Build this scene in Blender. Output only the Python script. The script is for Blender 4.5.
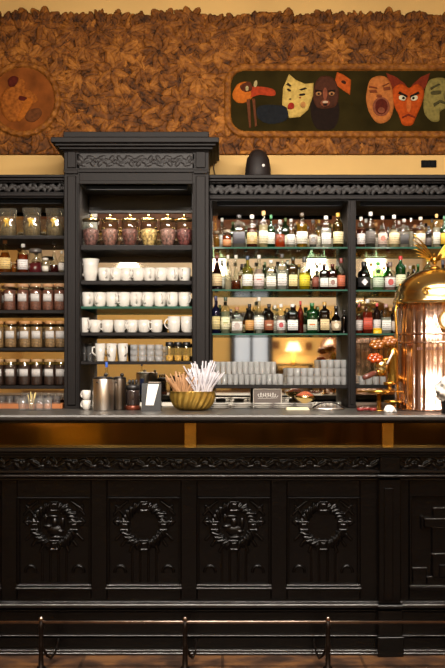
import bpy, math, random
import numpy as np
from mathutils import Vector

# ------------------------------------------------------------------ clear
for o in list(bpy.data.objects):
    bpy.data.objects.remove(o)
scene = bpy.context.scene
COL = scene.collection
random.seed(7)
rng = np.random.RandomState(11)
PI = math.pi

# ------------------------------------------------------------------ camera, world, lights, exposure
E = 1.33            # eye height
FP = 1090.0         # focal length in pixels
HOR = 363.0         # horizon row
def X(px, Y): return (px-222.5)*Y/FP
def Z(py, Y): return E+(HOR-py)*Y/FP

cam_d = bpy.data.cameras.new('camera')
cam = bpy.data.objects.new('camera', cam_d)
COL.objects.link(cam)
cam.location = (0, 0, E)
cam.rotation_euler = (PI/2, 0, 0)
cam_d.sensor_fit = 'VERTICAL'
cam_d.sensor_height = 36.0
cam_d.lens = FP/668*36.0
cam_d.shift_y = (HOR-334)/668
cam_d.clip_start = 0.05
scene.camera = cam

world = bpy.data.worlds.new('world')
scene.world = world
world.use_nodes = True
world.node_tree.nodes['Background'].inputs[0].default_value = (1.0, 0.82, 0.6, 1)
world.node_tree.nodes['Background'].inputs[1].default_value = 0.15

def area(name, loc, rot, sx, sy, power, color, spread=PI):
    d = bpy.data.lights.new(name, 'AREA')
    d.shape = 'RECTANGLE'; d.size = sx; d.size_y = sy
    d.energy = power; d.color = color
    d.spread = spread
    o = bpy.data.objects.new(name, d)
    o.location = loc; o.rotation_euler = rot
    COL.objects.link(o)
    return o
WARM = (1.0, 0.86, 0.68)
NEUT = (1.0, 0.91, 0.80)
area('added_front_light', (0.1, 3.0, 2.95), (math.radians(73), 0, 0), 2.6, 0.12, 82, NEUT, math.radians(100))  # area light added out of frame to brighten cabinet and mural, no fixture
area('ceiling_light_bar', (0.1, 3.55, 4.02), (math.radians(8), 0, 0), 4.2, 0.07, 60, NEUT, math.radians(80))
area('ceiling_light_room', (0, -1.0, 4.02), (0, 0, 0), 3.5, 1.5, 165, NEUT)

scene.view_settings.view_transform = 'Standard'
scene.view_settings.look = 'None'
scene.view_settings.gamma = 1.0
scene.view_settings.use_curve_mapping = False
scene.view_settings.exposure = 0.0
try:
    scene.cycles.transparent_max_bounces = 40
    scene.cycles.max_bounces = 14
    scene.cycles.glossy_bounces = 8
    scene.cycles.sample_clamp_indirect = 6.0
except Exception:
    pass

# ------------------------------------------------------------------ materials
def lin(h):
    if isinstance(h, str):
        h = h.lstrip('#'); c = [int(h[i:i+2], 16)/255 for i in (0, 2, 4)]
    else:
        c = list(h)
    return tuple((v/12.92 if v <= 0.04045 else ((v+0.055)/1.055)**2.4) for v in c)
_M = {}
def N(nt, t, **kw):
    n = nt.nodes.new(t)
    for k, v in kw.items(): setattr(n, k, v)
    return n
def base(name):
    m = bpy.data.materials.new(name); m.use_nodes = True
    nt = m.node_tree
    return m, nt, nt.nodes['Principled BSDF']
def pbr(name, col, rough=0.5, metal=0.0, var=0.0, vscale=20, bump=0.0, bscale=60, coat=0.0, stretch=None, spec=0.5, emit=0.0, trans=0.0):
    if name in _M: return _M[name]
    m, nt, p = base(name)
    c = lin(col)
    p.inputs['Base Color'].default_value = (*c, 1)
    p.inputs['Roughness'].default_value = rough
    p.inputs['Metallic'].default_value = metal
    p.inputs['Specular IOR Level'].default_value = spec
    p.inputs['Coat Weight'].default_value = coat
    p.inputs['Coat Roughness'].default_value = 0.12
    p.inputs['Transmission Weight'].default_value = trans
    if emit:
        p.inputs['Emission Color'].default_value = (*c, 1)
        p.inputs['Emission Strength'].default_value = emit
    tc = N(nt, 'ShaderNodeTexCoord')
    mp = N(nt, 'ShaderNodeMapping')
    if stretch: mp.inputs['Scale'].default_value = stretch
    nt.links.new(tc.outputs['Object'], mp.inputs['Vector'])
    if var:
        n = N(nt, 'ShaderNodeTexNoise'); n.inputs['Scale'].default_value = vscale; n.inputs['Detail'].default_value = 5
        nt.links.new(mp.outputs[0], n.inputs['Vector'])
        r = N(nt, 'ShaderNodeValToRGB')
        r.color_ramp.elements[0].position = 0.3; r.color_ramp.elements[1].position = 0.7
        r.color_ramp.elements[0].color = (*[v*(1-var) for v in c], 1)
        r.color_ramp.elements[1].color = (*[min(1, v*(1+var)) for v in c], 1)
        nt.links.new(n.outputs[0], r.inputs[0]); nt.links.new(r.outputs[0], p.inputs['Base Color'])
    if bump:
        n = N(nt, 'ShaderNodeTexNoise'); n.inputs['Scale'].default_value = bscale; n.inputs['Detail'].default_value = 4
        nt.links.new(mp.outputs[0], n.inputs['Vector'])
        b = N(nt, 'ShaderNodeBump'); b.inputs['Strength'].default_value = bump; b.inputs['Distance'].default_value = 0.01
        nt.links.new(n.outputs[0], b.inputs['Height']); nt.links.new(b.outputs[0], p.inputs['Normal'])
    _M[name] = m
    return m
def glass(name, tint='#ffffff', body=0.0, edge=0.55, gl=0.5):
    """thin clear or tinted glass: transmitting, darker and more reflective at grazing angles"""
    if name in _M: return _M[name]
    m, nt, p = base(name)
    nt.nodes.remove(p)
    out = nt.nodes['Material Output']
    lw = N(nt, 'ShaderNodeLayerWeight'); lw.inputs['Blend'].default_value = 0.5
    pw = N(nt, 'ShaderNodeMath', operation='POWER'); pw.inputs[1].default_value = 3.0
    nt.links.new(lw.outputs['Facing'], pw.inputs[0])
    t = lin(tint)
    rgb = N(nt, 'ShaderNodeMix', data_type='RGBA')
    rgb.inputs[6].default_value = (*t, 1); rgb.inputs[7].default_value = (*[v*(1-edge) for v in t], 1)
    nt.links.new(pw.outputs[0], rgb.inputs[0])
    tr = N(nt, 'ShaderNodeBsdfTransparent'); nt.links.new(rgb.outputs[2], tr.inputs[0])
    g = N(nt, 'ShaderNodeBsdfGlossy'); g.inputs['Roughness'].default_value = 0.04
    mul = N(nt, 'ShaderNodeMath', operation='MULTIPLY_ADD'); mul.inputs[1].default_value = gl; mul.inputs[2].default_value = 0.06
    nt.links.new(pw.outputs[0], mul.inputs[0])
    mx = N(nt, 'ShaderNodeMixShader')
    nt.links.new(mul.outputs[0], mx.inputs[0]); nt.links.new(tr.outputs[0], mx.inputs[1]); nt.links.new(g.outputs[0], mx.inputs[2])
    last = mx
    if body:
        d = N(nt, 'ShaderNodeBsdfDiffuse'); d.inputs[0].default_value = (*t, 1)
        tl = N(nt, 'ShaderNodeBsdfTranslucent'); tl.inputs[0].default_value = (*t, 1)
        ad = N(nt, 'ShaderNodeMixShader'); ad.inputs[0].default_value = 0.5
        nt.links.new(d.outputs[0], ad.inputs[1]); nt.links.new(tl.outputs[0], ad.inputs[2])
        m2 = N(nt, 'ShaderNodeMixShader'); m2.inputs[0].default_value = body
        nt.links.new(mx.outputs[0], m2.inputs[1]); nt.links.new(ad.outputs[0], m2.inputs[2])
        last = m2
    nt.links.new(last.outputs[0], out.inputs[0])
    _M[name] = m
    return m
def label_mat(col, ink='#3a3432', dens=0.7):
    name = 'label_paper_'+str(col).strip('#')+str(ink).strip('#')
    if name in _M: return _M[name]
    m, nt, p = base(name)
    p.inputs['Roughness'].default_value = 0.6
    col = tuple(int(col[i:i+2], 16)/255*.9 for i in (1, 3, 5))
    tc = N(nt, 'ShaderNodeTexCoord')
    sx = N(nt, 'ShaderNodeSeparateXYZ'); nt.links.new(tc.outputs['Generated'], sx.inputs[0])
    # printed rows: thin ink rows broken by noise
    ml = N(nt, 'ShaderNodeMath', operation='MULTIPLY'); ml.inputs[1].default_value = 5.0
    nt.links.new(sx.outputs[2], ml.inputs[0])
    fr = N(nt, 'ShaderNodeMath', operation='FRACT'); nt.links.new(ml.outputs[0], fr.inputs[0])
    gt = N(nt, 'ShaderNodeMath', operation='GREATER_THAN'); gt.inputs[1].default_value = 0.55
    nt.links.new(fr.outputs[0], gt.inputs[0])
    mp = N(nt, 'ShaderNodeMapping'); mp.inputs['Scale'].default_value = (9, 1, 2.2)
    nt.links.new(tc.outputs['Generated'], mp.inputs[0])
    ns = N(nt, 'ShaderNodeTexNoise'); ns.inputs['Scale'].default_value = 3.0
    nt.links.new(mp.outputs[0], ns.inputs['Vector'])
    g2 = N(nt, 'ShaderNodeMath', operation='GREATER_THAN'); g2.inputs[1].default_value = 0.5
    nt.links.new(ns.outputs[0], g2.inputs[0])
    mm = N(nt, 'ShaderNodeMath', operation='MULTIPLY'); nt.links.new(gt.outputs[0], mm.inputs[0]); nt.links.new(g2.outputs[0], mm.inputs[1])
    m3 = N(nt, 'ShaderNodeMath', operation='MULTIPLY'); m3.inputs[1].default_value = dens; nt.links.new(mm.outputs[0], m3.inputs[0])
    mx = N(nt, 'ShaderNodeMix', data_type='RGBA')
    mx.inputs[6].default_value = (*lin(col), 1); mx.inputs[7].default_value = (*lin(ink), 1)
    nt.links.new(m3.outputs[0], mx.inputs[0]); nt.links.new(mx.outputs[2], p.inputs['Base Color'])
    _M[name] = m
    return m

M_cab = pbr('cabinet_painted_wood', '#130e0d', 0.6, var=0.18, vscale=6, bump=0.08, bscale=40, stretch=(3, 3, 0.5), coat=0.0, spec=.22)
M_cabdark = pbr('cabinet_inner_wood', '#1d1816', 0.5, var=0.2, vscale=8)
M_lac = pbr('black_lacquer', '#040303', 0.24, var=0.2, vscale=9, bump=0.12, bscale=30, coat=0.0, spec=0.3)
M_top = pbr('counter_metal_stone', '#403d3a', 0.38, metal=0.25, var=0.12, vscale=14, coat=0.2)
M_brass = pbr('aged_brass', '#c69a45', 0.25, metal=1.0, var=0.15, vscale=25)
M_brassd = pbr('dull_brass', '#8a6a30', 0.35, metal=1.0, var=0.25, vscale=30)
M_gold = pbr('polished_brass', '#e6cb8a', 0.18, metal=1.0, var=0.05, vscale=10)
M_copper = pbr('copper_painted_reflections', '#e4b8a4', 0.2, metal=1.0, var=0.42, vscale=34, stretch=(1, 1, 0.015))  # vertical colour streaks painted in to stand for striped reflections
M_steel = pbr('brushed_steel', '#d8d2ca', 0.28, metal=1.0, var=0.05, vscale=40, stretch=(8, 8, 0.3))
M_china = pbr('white_china', '#cdc8c0', 0.25, coat=0.3)
M_white = pbr('white_paper', '#d2cec8', 0.8)
M_black = pbr('black_plastic', '#141212', 0.4)
M_cork = pbr('cork', '#b98a58', 0.8, var=0.2, vscale=200)
M_yellow = pbr('yellow_wall_paint', '#bd9859', 0.75, var=0.08, vscale=2.5, bump=0.1, bscale=12)
M_glass = glass('clear_glass', '#f7faf6')
M_shelfglass = glass('greenish_shelf_glass', '#d3ecdf', 0.0, 0.5)
M_glassgreen = glass('green_edge_glass', '#5c9a86', 0.5, 0.4)
M_mirror = pbr('mirror_silver', '#d8d2c6', 0.03, metal=1.0)
M_amber = pbr('amber_mirror_band', '#75643a', 0.07, metal=1.0, var=0.25, vscale=3, bump=0.02, bscale=5)

# ------------------------------------------------------------------ mesh builder
class MB:
    def __init__(s): s.v = []; s.f = []; s.m = []; s.sm = []; s.mi = 0; s.smooth = False
    def add(s, vs, fs, smooth=None):
        b = len(s.v); s.v += [tuple(p) for p in vs]
        sm = s.smooth if smooth is None else smooth
        for f in fs: s.f.append([b+i for i in f]); s.m.append(s.mi); s.sm.append(sm)
        return s
    def box(s, x0, x1, y0, y1, z0, z1, bev=0.0):
        if x0 > x1: x0, x1 = x1, x0
        if y0 > y1: y0, y1 = y1, y0
        if z0 > z1: z0, z1 = z1, z0
        if bev <= 0 or min(x1-x0, y1-y0, z1-z0) < 2.2*bev:
            vs = [(x, y, z) for x in (x0, x1) for y in (y0, y1) for z in (z0, z1)]
            fs = [(0, 1, 3, 2), (4, 6, 7, 5), (0, 4, 5, 1), (2, 3, 7, 6), (0, 2, 6, 4), (1, 5, 7, 3)]
            return s.add(vs, fs, False)
        b = bev; vs = []; idx = {}
        for ix, x in enumerate((x0, x1)):
            for iy, y in enumerate((y0, y1)):
                for iz, z in enumerate((z0, z1)):
                    sx, sy, sz = (1, -1)[ix], (1, -1)[iy], (1, -1)[iz]
                    for a, p in enumerate(((x, y+sy*b, z+sz*b), (x+sx*b, y, z+sz*b), (x+sx*b, y+sy*b, z))):
                        idx[(ix, iy, iz, a)] = len(vs); vs.append(p)
        g = lambda *k: idx[k]
        fs = []
        for i in (0, 1):
            fs.append([g(i, 0, 0, 0), g(i, 0, 1, 0), g(i, 1, 1, 0), g(i, 1, 0, 0)])
            fs.append([g(0, i, 0, 1), g(0, i, 1, 1), g(1, i, 1, 1), g(1, i, 0, 1)])
            fs.append([g(0, 0, i, 2), g(0, 1, i, 2), g(1, 1, i, 2), g(1, 0, i, 2)])
            for j in (0, 1):
                fs.append([g(i, j, 0, 0), g(i, j, 1, 0), g(i, j, 1, 1), g(i, j, 0, 1)])
                fs.append([g(i, 0, j, 0), g(i, 1, j, 0), g(i, 1, j, 2), g(i, 0, j, 2)])
                fs.append([g(0, i, j, 1), g(1, i, j, 1), g(1, i, j, 2), g(0, i, j, 2)])
                for k in (0, 1):
                    fs.append([g(i, j, k, 0), g(i, j, k, 1), g(i, j, k, 2)])
        return s.add(vs, fs, False)
    def lathe(s, prof, cx=0, cy=0, n=24, sq=2.0, capb=True, capt=True, a0=0.0, a1=2*PI, rf=None, smooth=True, sy=1.0):
        full = abs(a1-a0-2*PI) < 1e-6
        k = n if full else n+1
        vs = []
        for (r, z) in prof:
            for i in range(k):
                t = a0+(a1-a0)*i/n
                c, q = math.cos(t), math.sin(t)
                rr = r*(rf(t, z) if rf else 1)
                if sq != 2.0:
                    d = (abs(c)**sq+abs(q)**sq)**(-1/sq); rr *= d
                vs.append((cx+rr*c, cy+rr*q*sy, z))
        fs = []
        for j in range(len(prof)-1):
            for i in range(n if full else n):
                a = j*k+i; b = j*k+(i+1) % k
                fs.append((a, b, b+k, a+k))
        s.add(vs, fs, smooth)
        b0 = len(s.v)-len(vs)
        if full:
            if capb and prof[0][0] > 1e-5: s.f.append([b0+i for i in range(k)][::-1]); s.m.append(s.mi); s.sm.append(False)
            if capt and prof[-1][0] > 1e-5: s.f.append([b0+(len(prof)-1)*k+i for i in range(k)]); s.m.append(s.mi); s.sm.append(False)
        return s
    def tube(s, pts, r, n=8, closed=False, cap=True):
        pts = [Vector(p) for p in pts]; L = len(pts)
        rs = r if isinstance(r, (list, tuple)) else [r]*L
        vs = []; up = None
        for i, p in enumerate(pts):
            if closed: d = pts[(i+1) % L]-pts[i-1]
            else: d = pts[min(i+1, L-1)]-pts[max(i-1, 0)]
            d.normalize()
            if up is None:
                up = Vector((0, 0, 1)) if abs(d.z) < .9 else Vector((1, 0, 0))
            a = d.cross(up)
            if a.length < 1e-6: a = d.cross(Vector((0, 1, 0)))
            a.normalize(); b = a.cross(d).normalized(); up = b
            for k in range(n):
                t = 2*PI*k/n
                vs.append(p+(a*math.cos(t)+b*math.sin(t))*rs[i])
        fs = []
        for i in range(L if closed else L-1):
            for k in range(n):
                a = i*n+k; b = i*n+(k+1) % n; c = ((i+1) % L)*n
                fs.append((a, b, c+(k+1) % n, c+k))
        if cap and not closed:
            fs.append(list(range(n))[::-1]); fs.append([(L-1)*n+k for k in range(n)])
        return s.add(vs, fs, True)
    def sphere(s, c, r, n=14, m=8, sc=(1, 1, 1)):
        prof = [(math.sin(PI*j/m)*r if 0 < j < m else 1e-4*r, -math.cos(PI*j/m)*r) for j in range(m+1)]
        t = MB(); t.lathe(prof, n=n)
        return s.add([(c[0]+p[0]*sc[0], c[1]+p[1]*sc[1], c[2]+p[2]*sc[2]) for p in t.v], t.f, True)
    def poly(s, pts, y0, y1, dome=0.0):
        """x,z outline given thickness from y1 (back) to y0 (front); optional domed front"""
        n = len(pts); cx = sum(p[0] for p in pts)/n; cz = sum(p[1] for p in pts)/n
        vs = [(x, y1, z) for x, z in pts]+[(x, y0, z) for x, z in pts]
        fs = [(i, (i+1) % n, n+(i+1) % n, n+i) for i in range(n)]
        fs.append(list(range(n)))
        if dome:
            for q, h in ((.85, .5), (.6, .8), (.3, .95)):
                vs += [(cx+(x-cx)*q, y0-dome*h, cz+(z-cz)*q) for x, z in pts]
            vs.append((cx, y0-dome, cz))
            for r in range(3):
                a = (1+r)*n; b = a+n
                fs += [(a+i, a+(i+1) % n, b+(i+1) % n, b+i) for i in range(n)]
            fs += [(4*n+i, 4*n+(i+1) % n, 5*n) for i in range(n)]
            return s.add(vs, fs, True)
        fs.append([n+i for i in range(n)][::-1])
        return s.add(vs, fs, False)
    def build(s, name, mats, parent=None):
        me = bpy.data.meshes.new(name)
        off = wloc(parent) if parent else Vector((0, 0, 0))
        me.from_pydata([(p[0]-off.x, p[1]-off.y, p[2]-off.z) for p in s.v], [], s.f)
        if not isinstance(mats, (list, tuple)): mats = [mats]
        for m in mats: me.materials.append(m)
        me.polygons.foreach_set('material_index', s.m)
        me.polygons.foreach_set('use_smooth', s.sm)
        me.update()
        import bmesh
        bm = bmesh.new(); bm.from_mesh(me)
        bmesh.ops.recalc_face_normals(bm, faces=bm.faces)
        bm.to_mesh(me); bm.free()
        o = bpy.data.objects.new(name, me); COL.objects.link(o)
        if parent: o.parent = parent
        return o
def wloc(o):
    v = Vector((0, 0, 0))
    while o: v += o.location; o = o.parent
    return v
def rebase(o, loc):
    """move the origin of a top-level mesh object built in world coordinates to loc"""
    loc = Vector(loc)
    for v in o.data.vertices: v.co -= loc
    o.location = loc
    return o
def thing(name, label, cat, loc=(0, 0, 0), group=None):
    o = bpy.data.objects.new(name, None); COL.objects.link(o)
    o.empty_display_size = 0.05
    o.location = loc; o['label'] = label; o['category'] = cat
    if group: o['group'] = group
    return o
def tag(o, label, cat, group=None):
    o['label'] = label; o['category'] = cat
    if group: o['group'] = group
    return o
def struct(o): o['kind'] = 'structure'; return o
def dup(root, loc, label, rotz=0.0, group=None):
    r = root.copy(); COL.objects.link(r); r.location = loc; r.rotation_euler = (0, 0, rotz); r['label'] = label
    if group: r['group'] = group
    for ch in list(root.children):
        c = ch.copy(); COL.objects.link(c); c.parent = r
        for g in list(ch.children):
            d = g.copy(); COL.objects.link(d); d.parent = c
    return r
class Series:
    """first placement moves the prototype itself, later ones copy it"""
    def __init__(s, root): s.root = root; s.used = False
    def put(s, loc, label, rotz=0.0, group=None):
        if not s.used:
            s.used = True; r = s.root; r.location = loc; r.rotation_euler = (0, 0, rotz); r['label'] = label
            if group: r['group'] = group
            return r
        return dup(s.root, loc, label, rotz, group)
ORD = ['first', 'second', 'third', 'fourth', 'fifth', 'sixth', 'seventh', 'eighth', 'ninth', 'tenth', 'eleventh', 'twelfth',
       'thirteenth', 'fourteenth', 'fifteenth', 'sixteenth', 'seventeenth', 'eighteenth', 'nineteenth', 'twentieth']
def nth(i, n, what='from left'):
    if i == 0: return 'leftmost'
    if i == n-1: return 'rightmost'
    if i < n/2: return ORD[i]+' '+what
    return ORD[n-1-i]+' from right'
def smoothpoly(pts, k=5):
    out = []; n = len(pts)
    for i in range(n):
        p0, p1, p2, p3 = pts[i-1], pts[i], pts[(i+1) % n], pts[(i+2) % n]
        for j in range(k):
            t = j/k
            out.append(tuple(0.5*((2*p1[a])+(-p0[a]+p2[a])*t+(2*p0[a]-5*p1[a]+4*p2[a]-p3[a])*t*t+(-p0[a]+3*p1[a]-3*p2[a]+p3[a])*t**3) for a in (0, 1)))
    return out

def relief(name, x0, x1, z0, z1, Yb, hf, res, mat, parent=None, drop=True, tint=None):
    """carved height field facing -Y. hf(Xg,Zg)->height (m) ; faces with no height are dropped"""
    nx = max(2, int((x1-x0)/res)+1); nz = max(2, int((z1-z0)/res)+1)
    xs = np.linspace(x0, x1, nx); zs = np.linspace(z0, z1, nz)
    Xg, Zg = np.meshgrid(xs, zs)
    r = hf(Xg, Zg)
    tintv = None
    if isinstance(r, tuple): H, tintv = r
    else: H = r
    off = wloc(parent) if parent else Vector((0, 0, 0))
    co = np.stack([Xg-off.x, Yb-np.maximum(H, 0)-off.y, Zg-off.z], -1).reshape(-1, 3)
    i = np.arange(nx*nz).reshape(nz, nx)
    q = np.stack([i[:-1, :-1], i[:-1, 1:], i[1:, 1:], i[1:, :-1]], -1).reshape(-1, 4)
    if drop:
        Hf = H.reshape(-1)
        q = q[(Hf[q] > 1e-6).any(1)]
        used = np.zeros(len(co), bool); used[q.reshape(-1)] = True
        mp = np.cumsum(used)-1
        co = co[used]; q = mp[q]
        if tintv is not None: tintv = tintv.reshape(-1)[used]
    elif tintv is not None: tintv = tintv.reshape(-1)
    me = bpy.data.meshes.new(name)
    me.from_pydata(co.tolist(), [], q.tolist())
    me.polygons.foreach_set('use_smooth', [True]*len(me.polygons))
    me.materials.append(mat)
    if tintv is not None:
        a = me.attributes.new('leaf_tint', 'FLOAT', 'POINT'); a.data.foreach_set('value', tintv.astype(np.float32))
    me.update()
    o = bpy.data.objects.new(name, me); COL.objects.link(o)
    if parent: o.parent = parent
    return o

# ------------------------------------------------------------------ the room
RX0, RX1, RY0, RY1, RZ = -3.2, 3.2, -4.2, 6.70, 4.1
def floor_mat():
    m, nt, p = base('mottled_brown_floor')
    p.inputs['Roughness'].default_value = 0.45
    tc = N(nt, 'ShaderNodeTexCoord')
    n1 = N(nt, 'ShaderNodeTexNoise'); n1.inputs['Scale'].default_value = 7; n1.inputs['Detail'].default_value = 8
    nt.links.new(tc.outputs['Object'], n1.inputs['Vector'])
    r = N(nt, 'ShaderNodeValToRGB'); el = r.color_ramp.elements
    el[0].position = .38; el[0].color = (*lin('#35251b'), 1)
    el[1].position = .62; el[1].color = (*lin('#75502f'), 1)
    e = el.new(.5); e.color = (*lin('#553a28'), 1)
    nt.links.new(n1.outputs[0], r.inputs[0])
    br = N(nt, 'ShaderNodeTexBrick'); br.inputs['Scale'].default_value = 1.6
    br.inputs['Color1'].default_value = (1, 1, 1, 1); br.inputs['Color2'].default_value = (.8, .8, .8, 1); br.inputs['Mortar'].default_value = (.4, .38, .36, 1)
    br.inputs['Mortar Size'].default_value = 0.012; br.offset = 0; br.inputs['Brick Width'].default_value = 1.0; br.inputs['Row Height'].default_value = 1.0
    nt.links.new(tc.outputs['Object'], br.inputs['Vector'])
    mx = N(nt, 'ShaderNodeMix', data_type='RGBA', blend_type='MULTIPLY'); mx.inputs[0].default_value = 1
    nt.links.new(r.outputs[0], mx.inputs[6]); nt.links.new(br.outputs[0], mx.inputs[7]); nt.links.new(mx.outputs[2], p.inputs['Base Color'])
    return m
struct(MB().box(RX0, RX1, RY0, RY1+.1, -.1, 0).build('floor', floor_mat()))
struct(MB().box(RX0-.1, RX1+.1, RY0-.1, RY1+.1, RZ, RZ+.1).build('ceiling', pbr('ceiling_paint', '#cdb88f', .8)))
struct(MB().box(RX0-.1, RX1+.1, RY1, RY1+.1, 0, RZ).build('wall_back', M_yellow))
struct(MB().box(RX0-.1, RX0, RY0, RY1, 0, RZ).build('wall_left', M_yellow))
struct(MB().box(RX1, RX1+.1, RY0, RY1, 0, RZ).build('wall_right', M_yellow))
struct(MB().box(RX0-.1, RX1+.1, RY0-.1, RY0, 0, RZ).build('wall_front', pbr('opposite_wall_paint', '#e2c078', .75)))
struct(MB().box(RX0, RX1, RY0, RY0+.04, 3.3, RZ).build('trim_1', pbr('brown_carved_band', '#7a4a2a', .6, var=.3, vscale=8, bump=.5, bscale=14)))
struct(MB().box(RX0, RX1, RY0, RY0+.02, 2.25, 3.3).build('trim_3', pbr('pale_plaster', '#e6ddca', .7)))
struct(MB().box(RX0, RX1, RY0, RY0+.03, 0, .9).build('trim_2', pbr('dark_wainscot', '#6a4a2c', .5)))
# window on the opposite wall (seen in the mirrors)
wf = MB()
for a in ((.12, .20, .95, 2.15), (.72, .80, .95, 2.15), (.2, .72, .95, 1.03), (.2, .72, 2.07, 2.15), (.44, .48, 1.03, 2.07)):
    wf.box(a[0], a[1], RY0, RY0+.07, a[2], a[3])
w = struct(wf.build('window_1', M_cabdark))
MB().box(.2, .72, RY0+.01, RY0+.02, 1.03, 2.07).build('window_pane', pbr('daylight_pane', '#b8c4d6', .3, emit=0.9), w)

# ------------------------------------------------------------------ mural of carved leaves
YM = 6.69
def mX(px): return X(px, 6.64)
def mZ(py): return Z(py, 6.64)
def sd_rrect(x, z, cx, cz, hx, hz, r):
    qx = np.abs(x-cx)-(hx-r); qz = np.abs(z-cz)-(hz-r)
    return np.hypot(np.maximum(qx, 0), np.maximum(qz, 0))+np.minimum(np.maximum(qx, qz), 0)-r
PAN = (mX(231), mX(505), mZ(130), mZ(69))     # painted panel extents
MED = (mX(22), mZ(98), 32*6.64/FP)           # medallion
def mural_h(Xg, Zg):
    H = np.full(Xg.shape, -1.0); T = np.zeros(Xg.shape)
    zt, zb = mZ(14), mZ(153)
    x0, x1 = Xg[0, 0], Xg[0, -1]
    dx = Xg[0, 1]-Xg[0, 0]; dz = Zg[1, 0]-Zg[0, 0]
    inside = (Zg < zt) & (Zg > zb)
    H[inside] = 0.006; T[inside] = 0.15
    leaves = []
    for _ in range(1500):                 # ground of overlapping patches
        a = rng.uniform(0, PI); l = rng.uniform(.04, .065)
        leaves.append((rng.uniform(x0, x1), rng.uniform(zb, zt), a, l, l*rng.uniform(.4, .65), rng.uniform(.003, .008), rng.uniform(.0, .8)))
    fl = []
    row = 0; z = zb+.03
    while z < zt-.02:
        for cx in np.arange(x0, x1, .19):
            if rng.uniform() < (.95 if z > zb+.42 else .6):
                fl.append((cx+rng.uniform(-.05, .05)+(row % 2)*.08, z+rng.uniform(-.035, .035)))
        z += .15; row += 1
    for i in rng.permutation(len(fl)):
        c = fl[i]; k = rng.randint(6, 11); a0 = rng.uniform(0, 2*PI); L = rng.uniform(.075, .12)
        if rng.uniform() < .5: arc = 2*PI
        else: arc = rng.uniform(2.6, 4.5)
        tb_ = rng.uniform(.25, .75)
        for j in range(k):
            a = a0+arc*j/k+rng.uniform(-.08, .08); l = L*rng.uniform(.85, 1.1)
            leaves.append((c[0]+math.cos(a)*l*.58, c[1]+math.sin(a)*l*.58, a, l*.5, l*rng.uniform(.2, .27)*min(1.25, 1.3*arc/k/.8), .010+.0012*(j % 3), tb_+rng.uniform(-.2, .25)))
        leaves.append((c[0], c[1], 0, .012, .012, .016, .1))
    for cx in np.arange(x0, x1, .034):     # rounded leaves making the ragged top edge
        a = PI/2+rng.uniform(-.8, .8)
        leaves.append((cx+rng.uniform(-.012, .012), zt+rng.uniform(-.03, .006), a, rng.uniform(.022, .036), rng.uniform(.016, .026), rng.uniform(.010, .016), rng.uniform(.0, .3)))
    for (cx, cz, a, l, wd, b, t) in leaves:
        i0 = max(0, int((cx-l-x0)/dx)-1); i1 = min(Xg.shape[1], int((cx+l-x0)/dx)+3)
        j0 = max(0, int((cz-l-Zg[0, 0])/dz)-1); j1 = min(Xg.shape[0], int((cz+l-Zg[0, 0])/dz)+3)
        if i1 <= i0 or j1 <= j0: continue
        xx = Xg[j0:j1, i0:i1]-cx; zz = Zg[j0:j1, i0:i1]-cz
        u = (xx*math.cos(a)+zz*math.sin(a))/l; v = (-xx*math.sin(a)+zz*math.cos(a))/wd
        wdt = np.sqrt(np.maximum(1-u*u, 0))*(1-.25*u)
        q = np.abs(v)/np.maximum(wdt, 1e-4)
        ins = (np.abs(u) < 1) & (q < 1) & (zz+cz > zb)
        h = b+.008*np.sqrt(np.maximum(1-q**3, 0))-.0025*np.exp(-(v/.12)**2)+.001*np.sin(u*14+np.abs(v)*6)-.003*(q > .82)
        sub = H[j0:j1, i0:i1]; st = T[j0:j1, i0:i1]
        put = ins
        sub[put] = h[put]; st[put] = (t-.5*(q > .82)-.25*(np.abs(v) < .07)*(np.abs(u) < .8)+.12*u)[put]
    # mouldings round the painting and the medallion
    px0, px1, pz0, pz1 = PAN
    sd = sd_rrect(Xg, Zg, (px0+px1)/2, (pz0+pz1)/2, (px1-px0)/2, (pz1-pz0)/2, .09)
    def ring(sd, wid, H, T, beads):
        inn = sd < wid
        prof = .026+.012*np.sqrt(np.maximum(1-((sd-wid*.5)/(wid*.5))**2, 0))+.003*np.sin(beads*130)*np.sin((sd)*220)
        H = np.where(inn & (sd > 0), prof, H); T = np.where(inn & (sd > 0), .55, T)
        H = np.where(sd <= 0, .014, H)
        return H, T
    H, T = ring(sd, .04, H, T, Xg+Zg)
    sdm = np.hypot(Xg-MED[0], Zg-MED[1])-MED[2]
    H, T = ring(sdm, .035, H, T, np.arctan2(Zg-MED[1], Xg-MED[0])*.2)
    return H, T
def mural_mat():
    m, nt, p = base('carved_stained_leaf_wood')
    p.inputs['Roughness'].default_value = 0.6
    p.inputs['Specular IOR Level'].default_value = 0.12
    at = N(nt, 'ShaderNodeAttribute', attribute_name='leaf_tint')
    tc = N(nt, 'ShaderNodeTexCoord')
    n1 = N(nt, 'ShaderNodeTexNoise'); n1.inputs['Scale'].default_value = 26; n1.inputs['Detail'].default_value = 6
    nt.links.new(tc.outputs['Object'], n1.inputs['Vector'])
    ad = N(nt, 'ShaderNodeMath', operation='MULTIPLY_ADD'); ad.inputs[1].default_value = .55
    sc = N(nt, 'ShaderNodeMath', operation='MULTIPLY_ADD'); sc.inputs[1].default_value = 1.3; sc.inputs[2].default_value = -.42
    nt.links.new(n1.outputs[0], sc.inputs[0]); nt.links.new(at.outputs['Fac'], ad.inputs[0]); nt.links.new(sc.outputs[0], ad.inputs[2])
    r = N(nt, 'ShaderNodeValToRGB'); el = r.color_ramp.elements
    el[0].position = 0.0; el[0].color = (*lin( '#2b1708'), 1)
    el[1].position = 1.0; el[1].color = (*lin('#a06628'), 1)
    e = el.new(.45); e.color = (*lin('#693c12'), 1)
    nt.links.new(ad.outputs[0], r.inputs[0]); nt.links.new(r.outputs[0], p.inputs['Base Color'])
    return m
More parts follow.
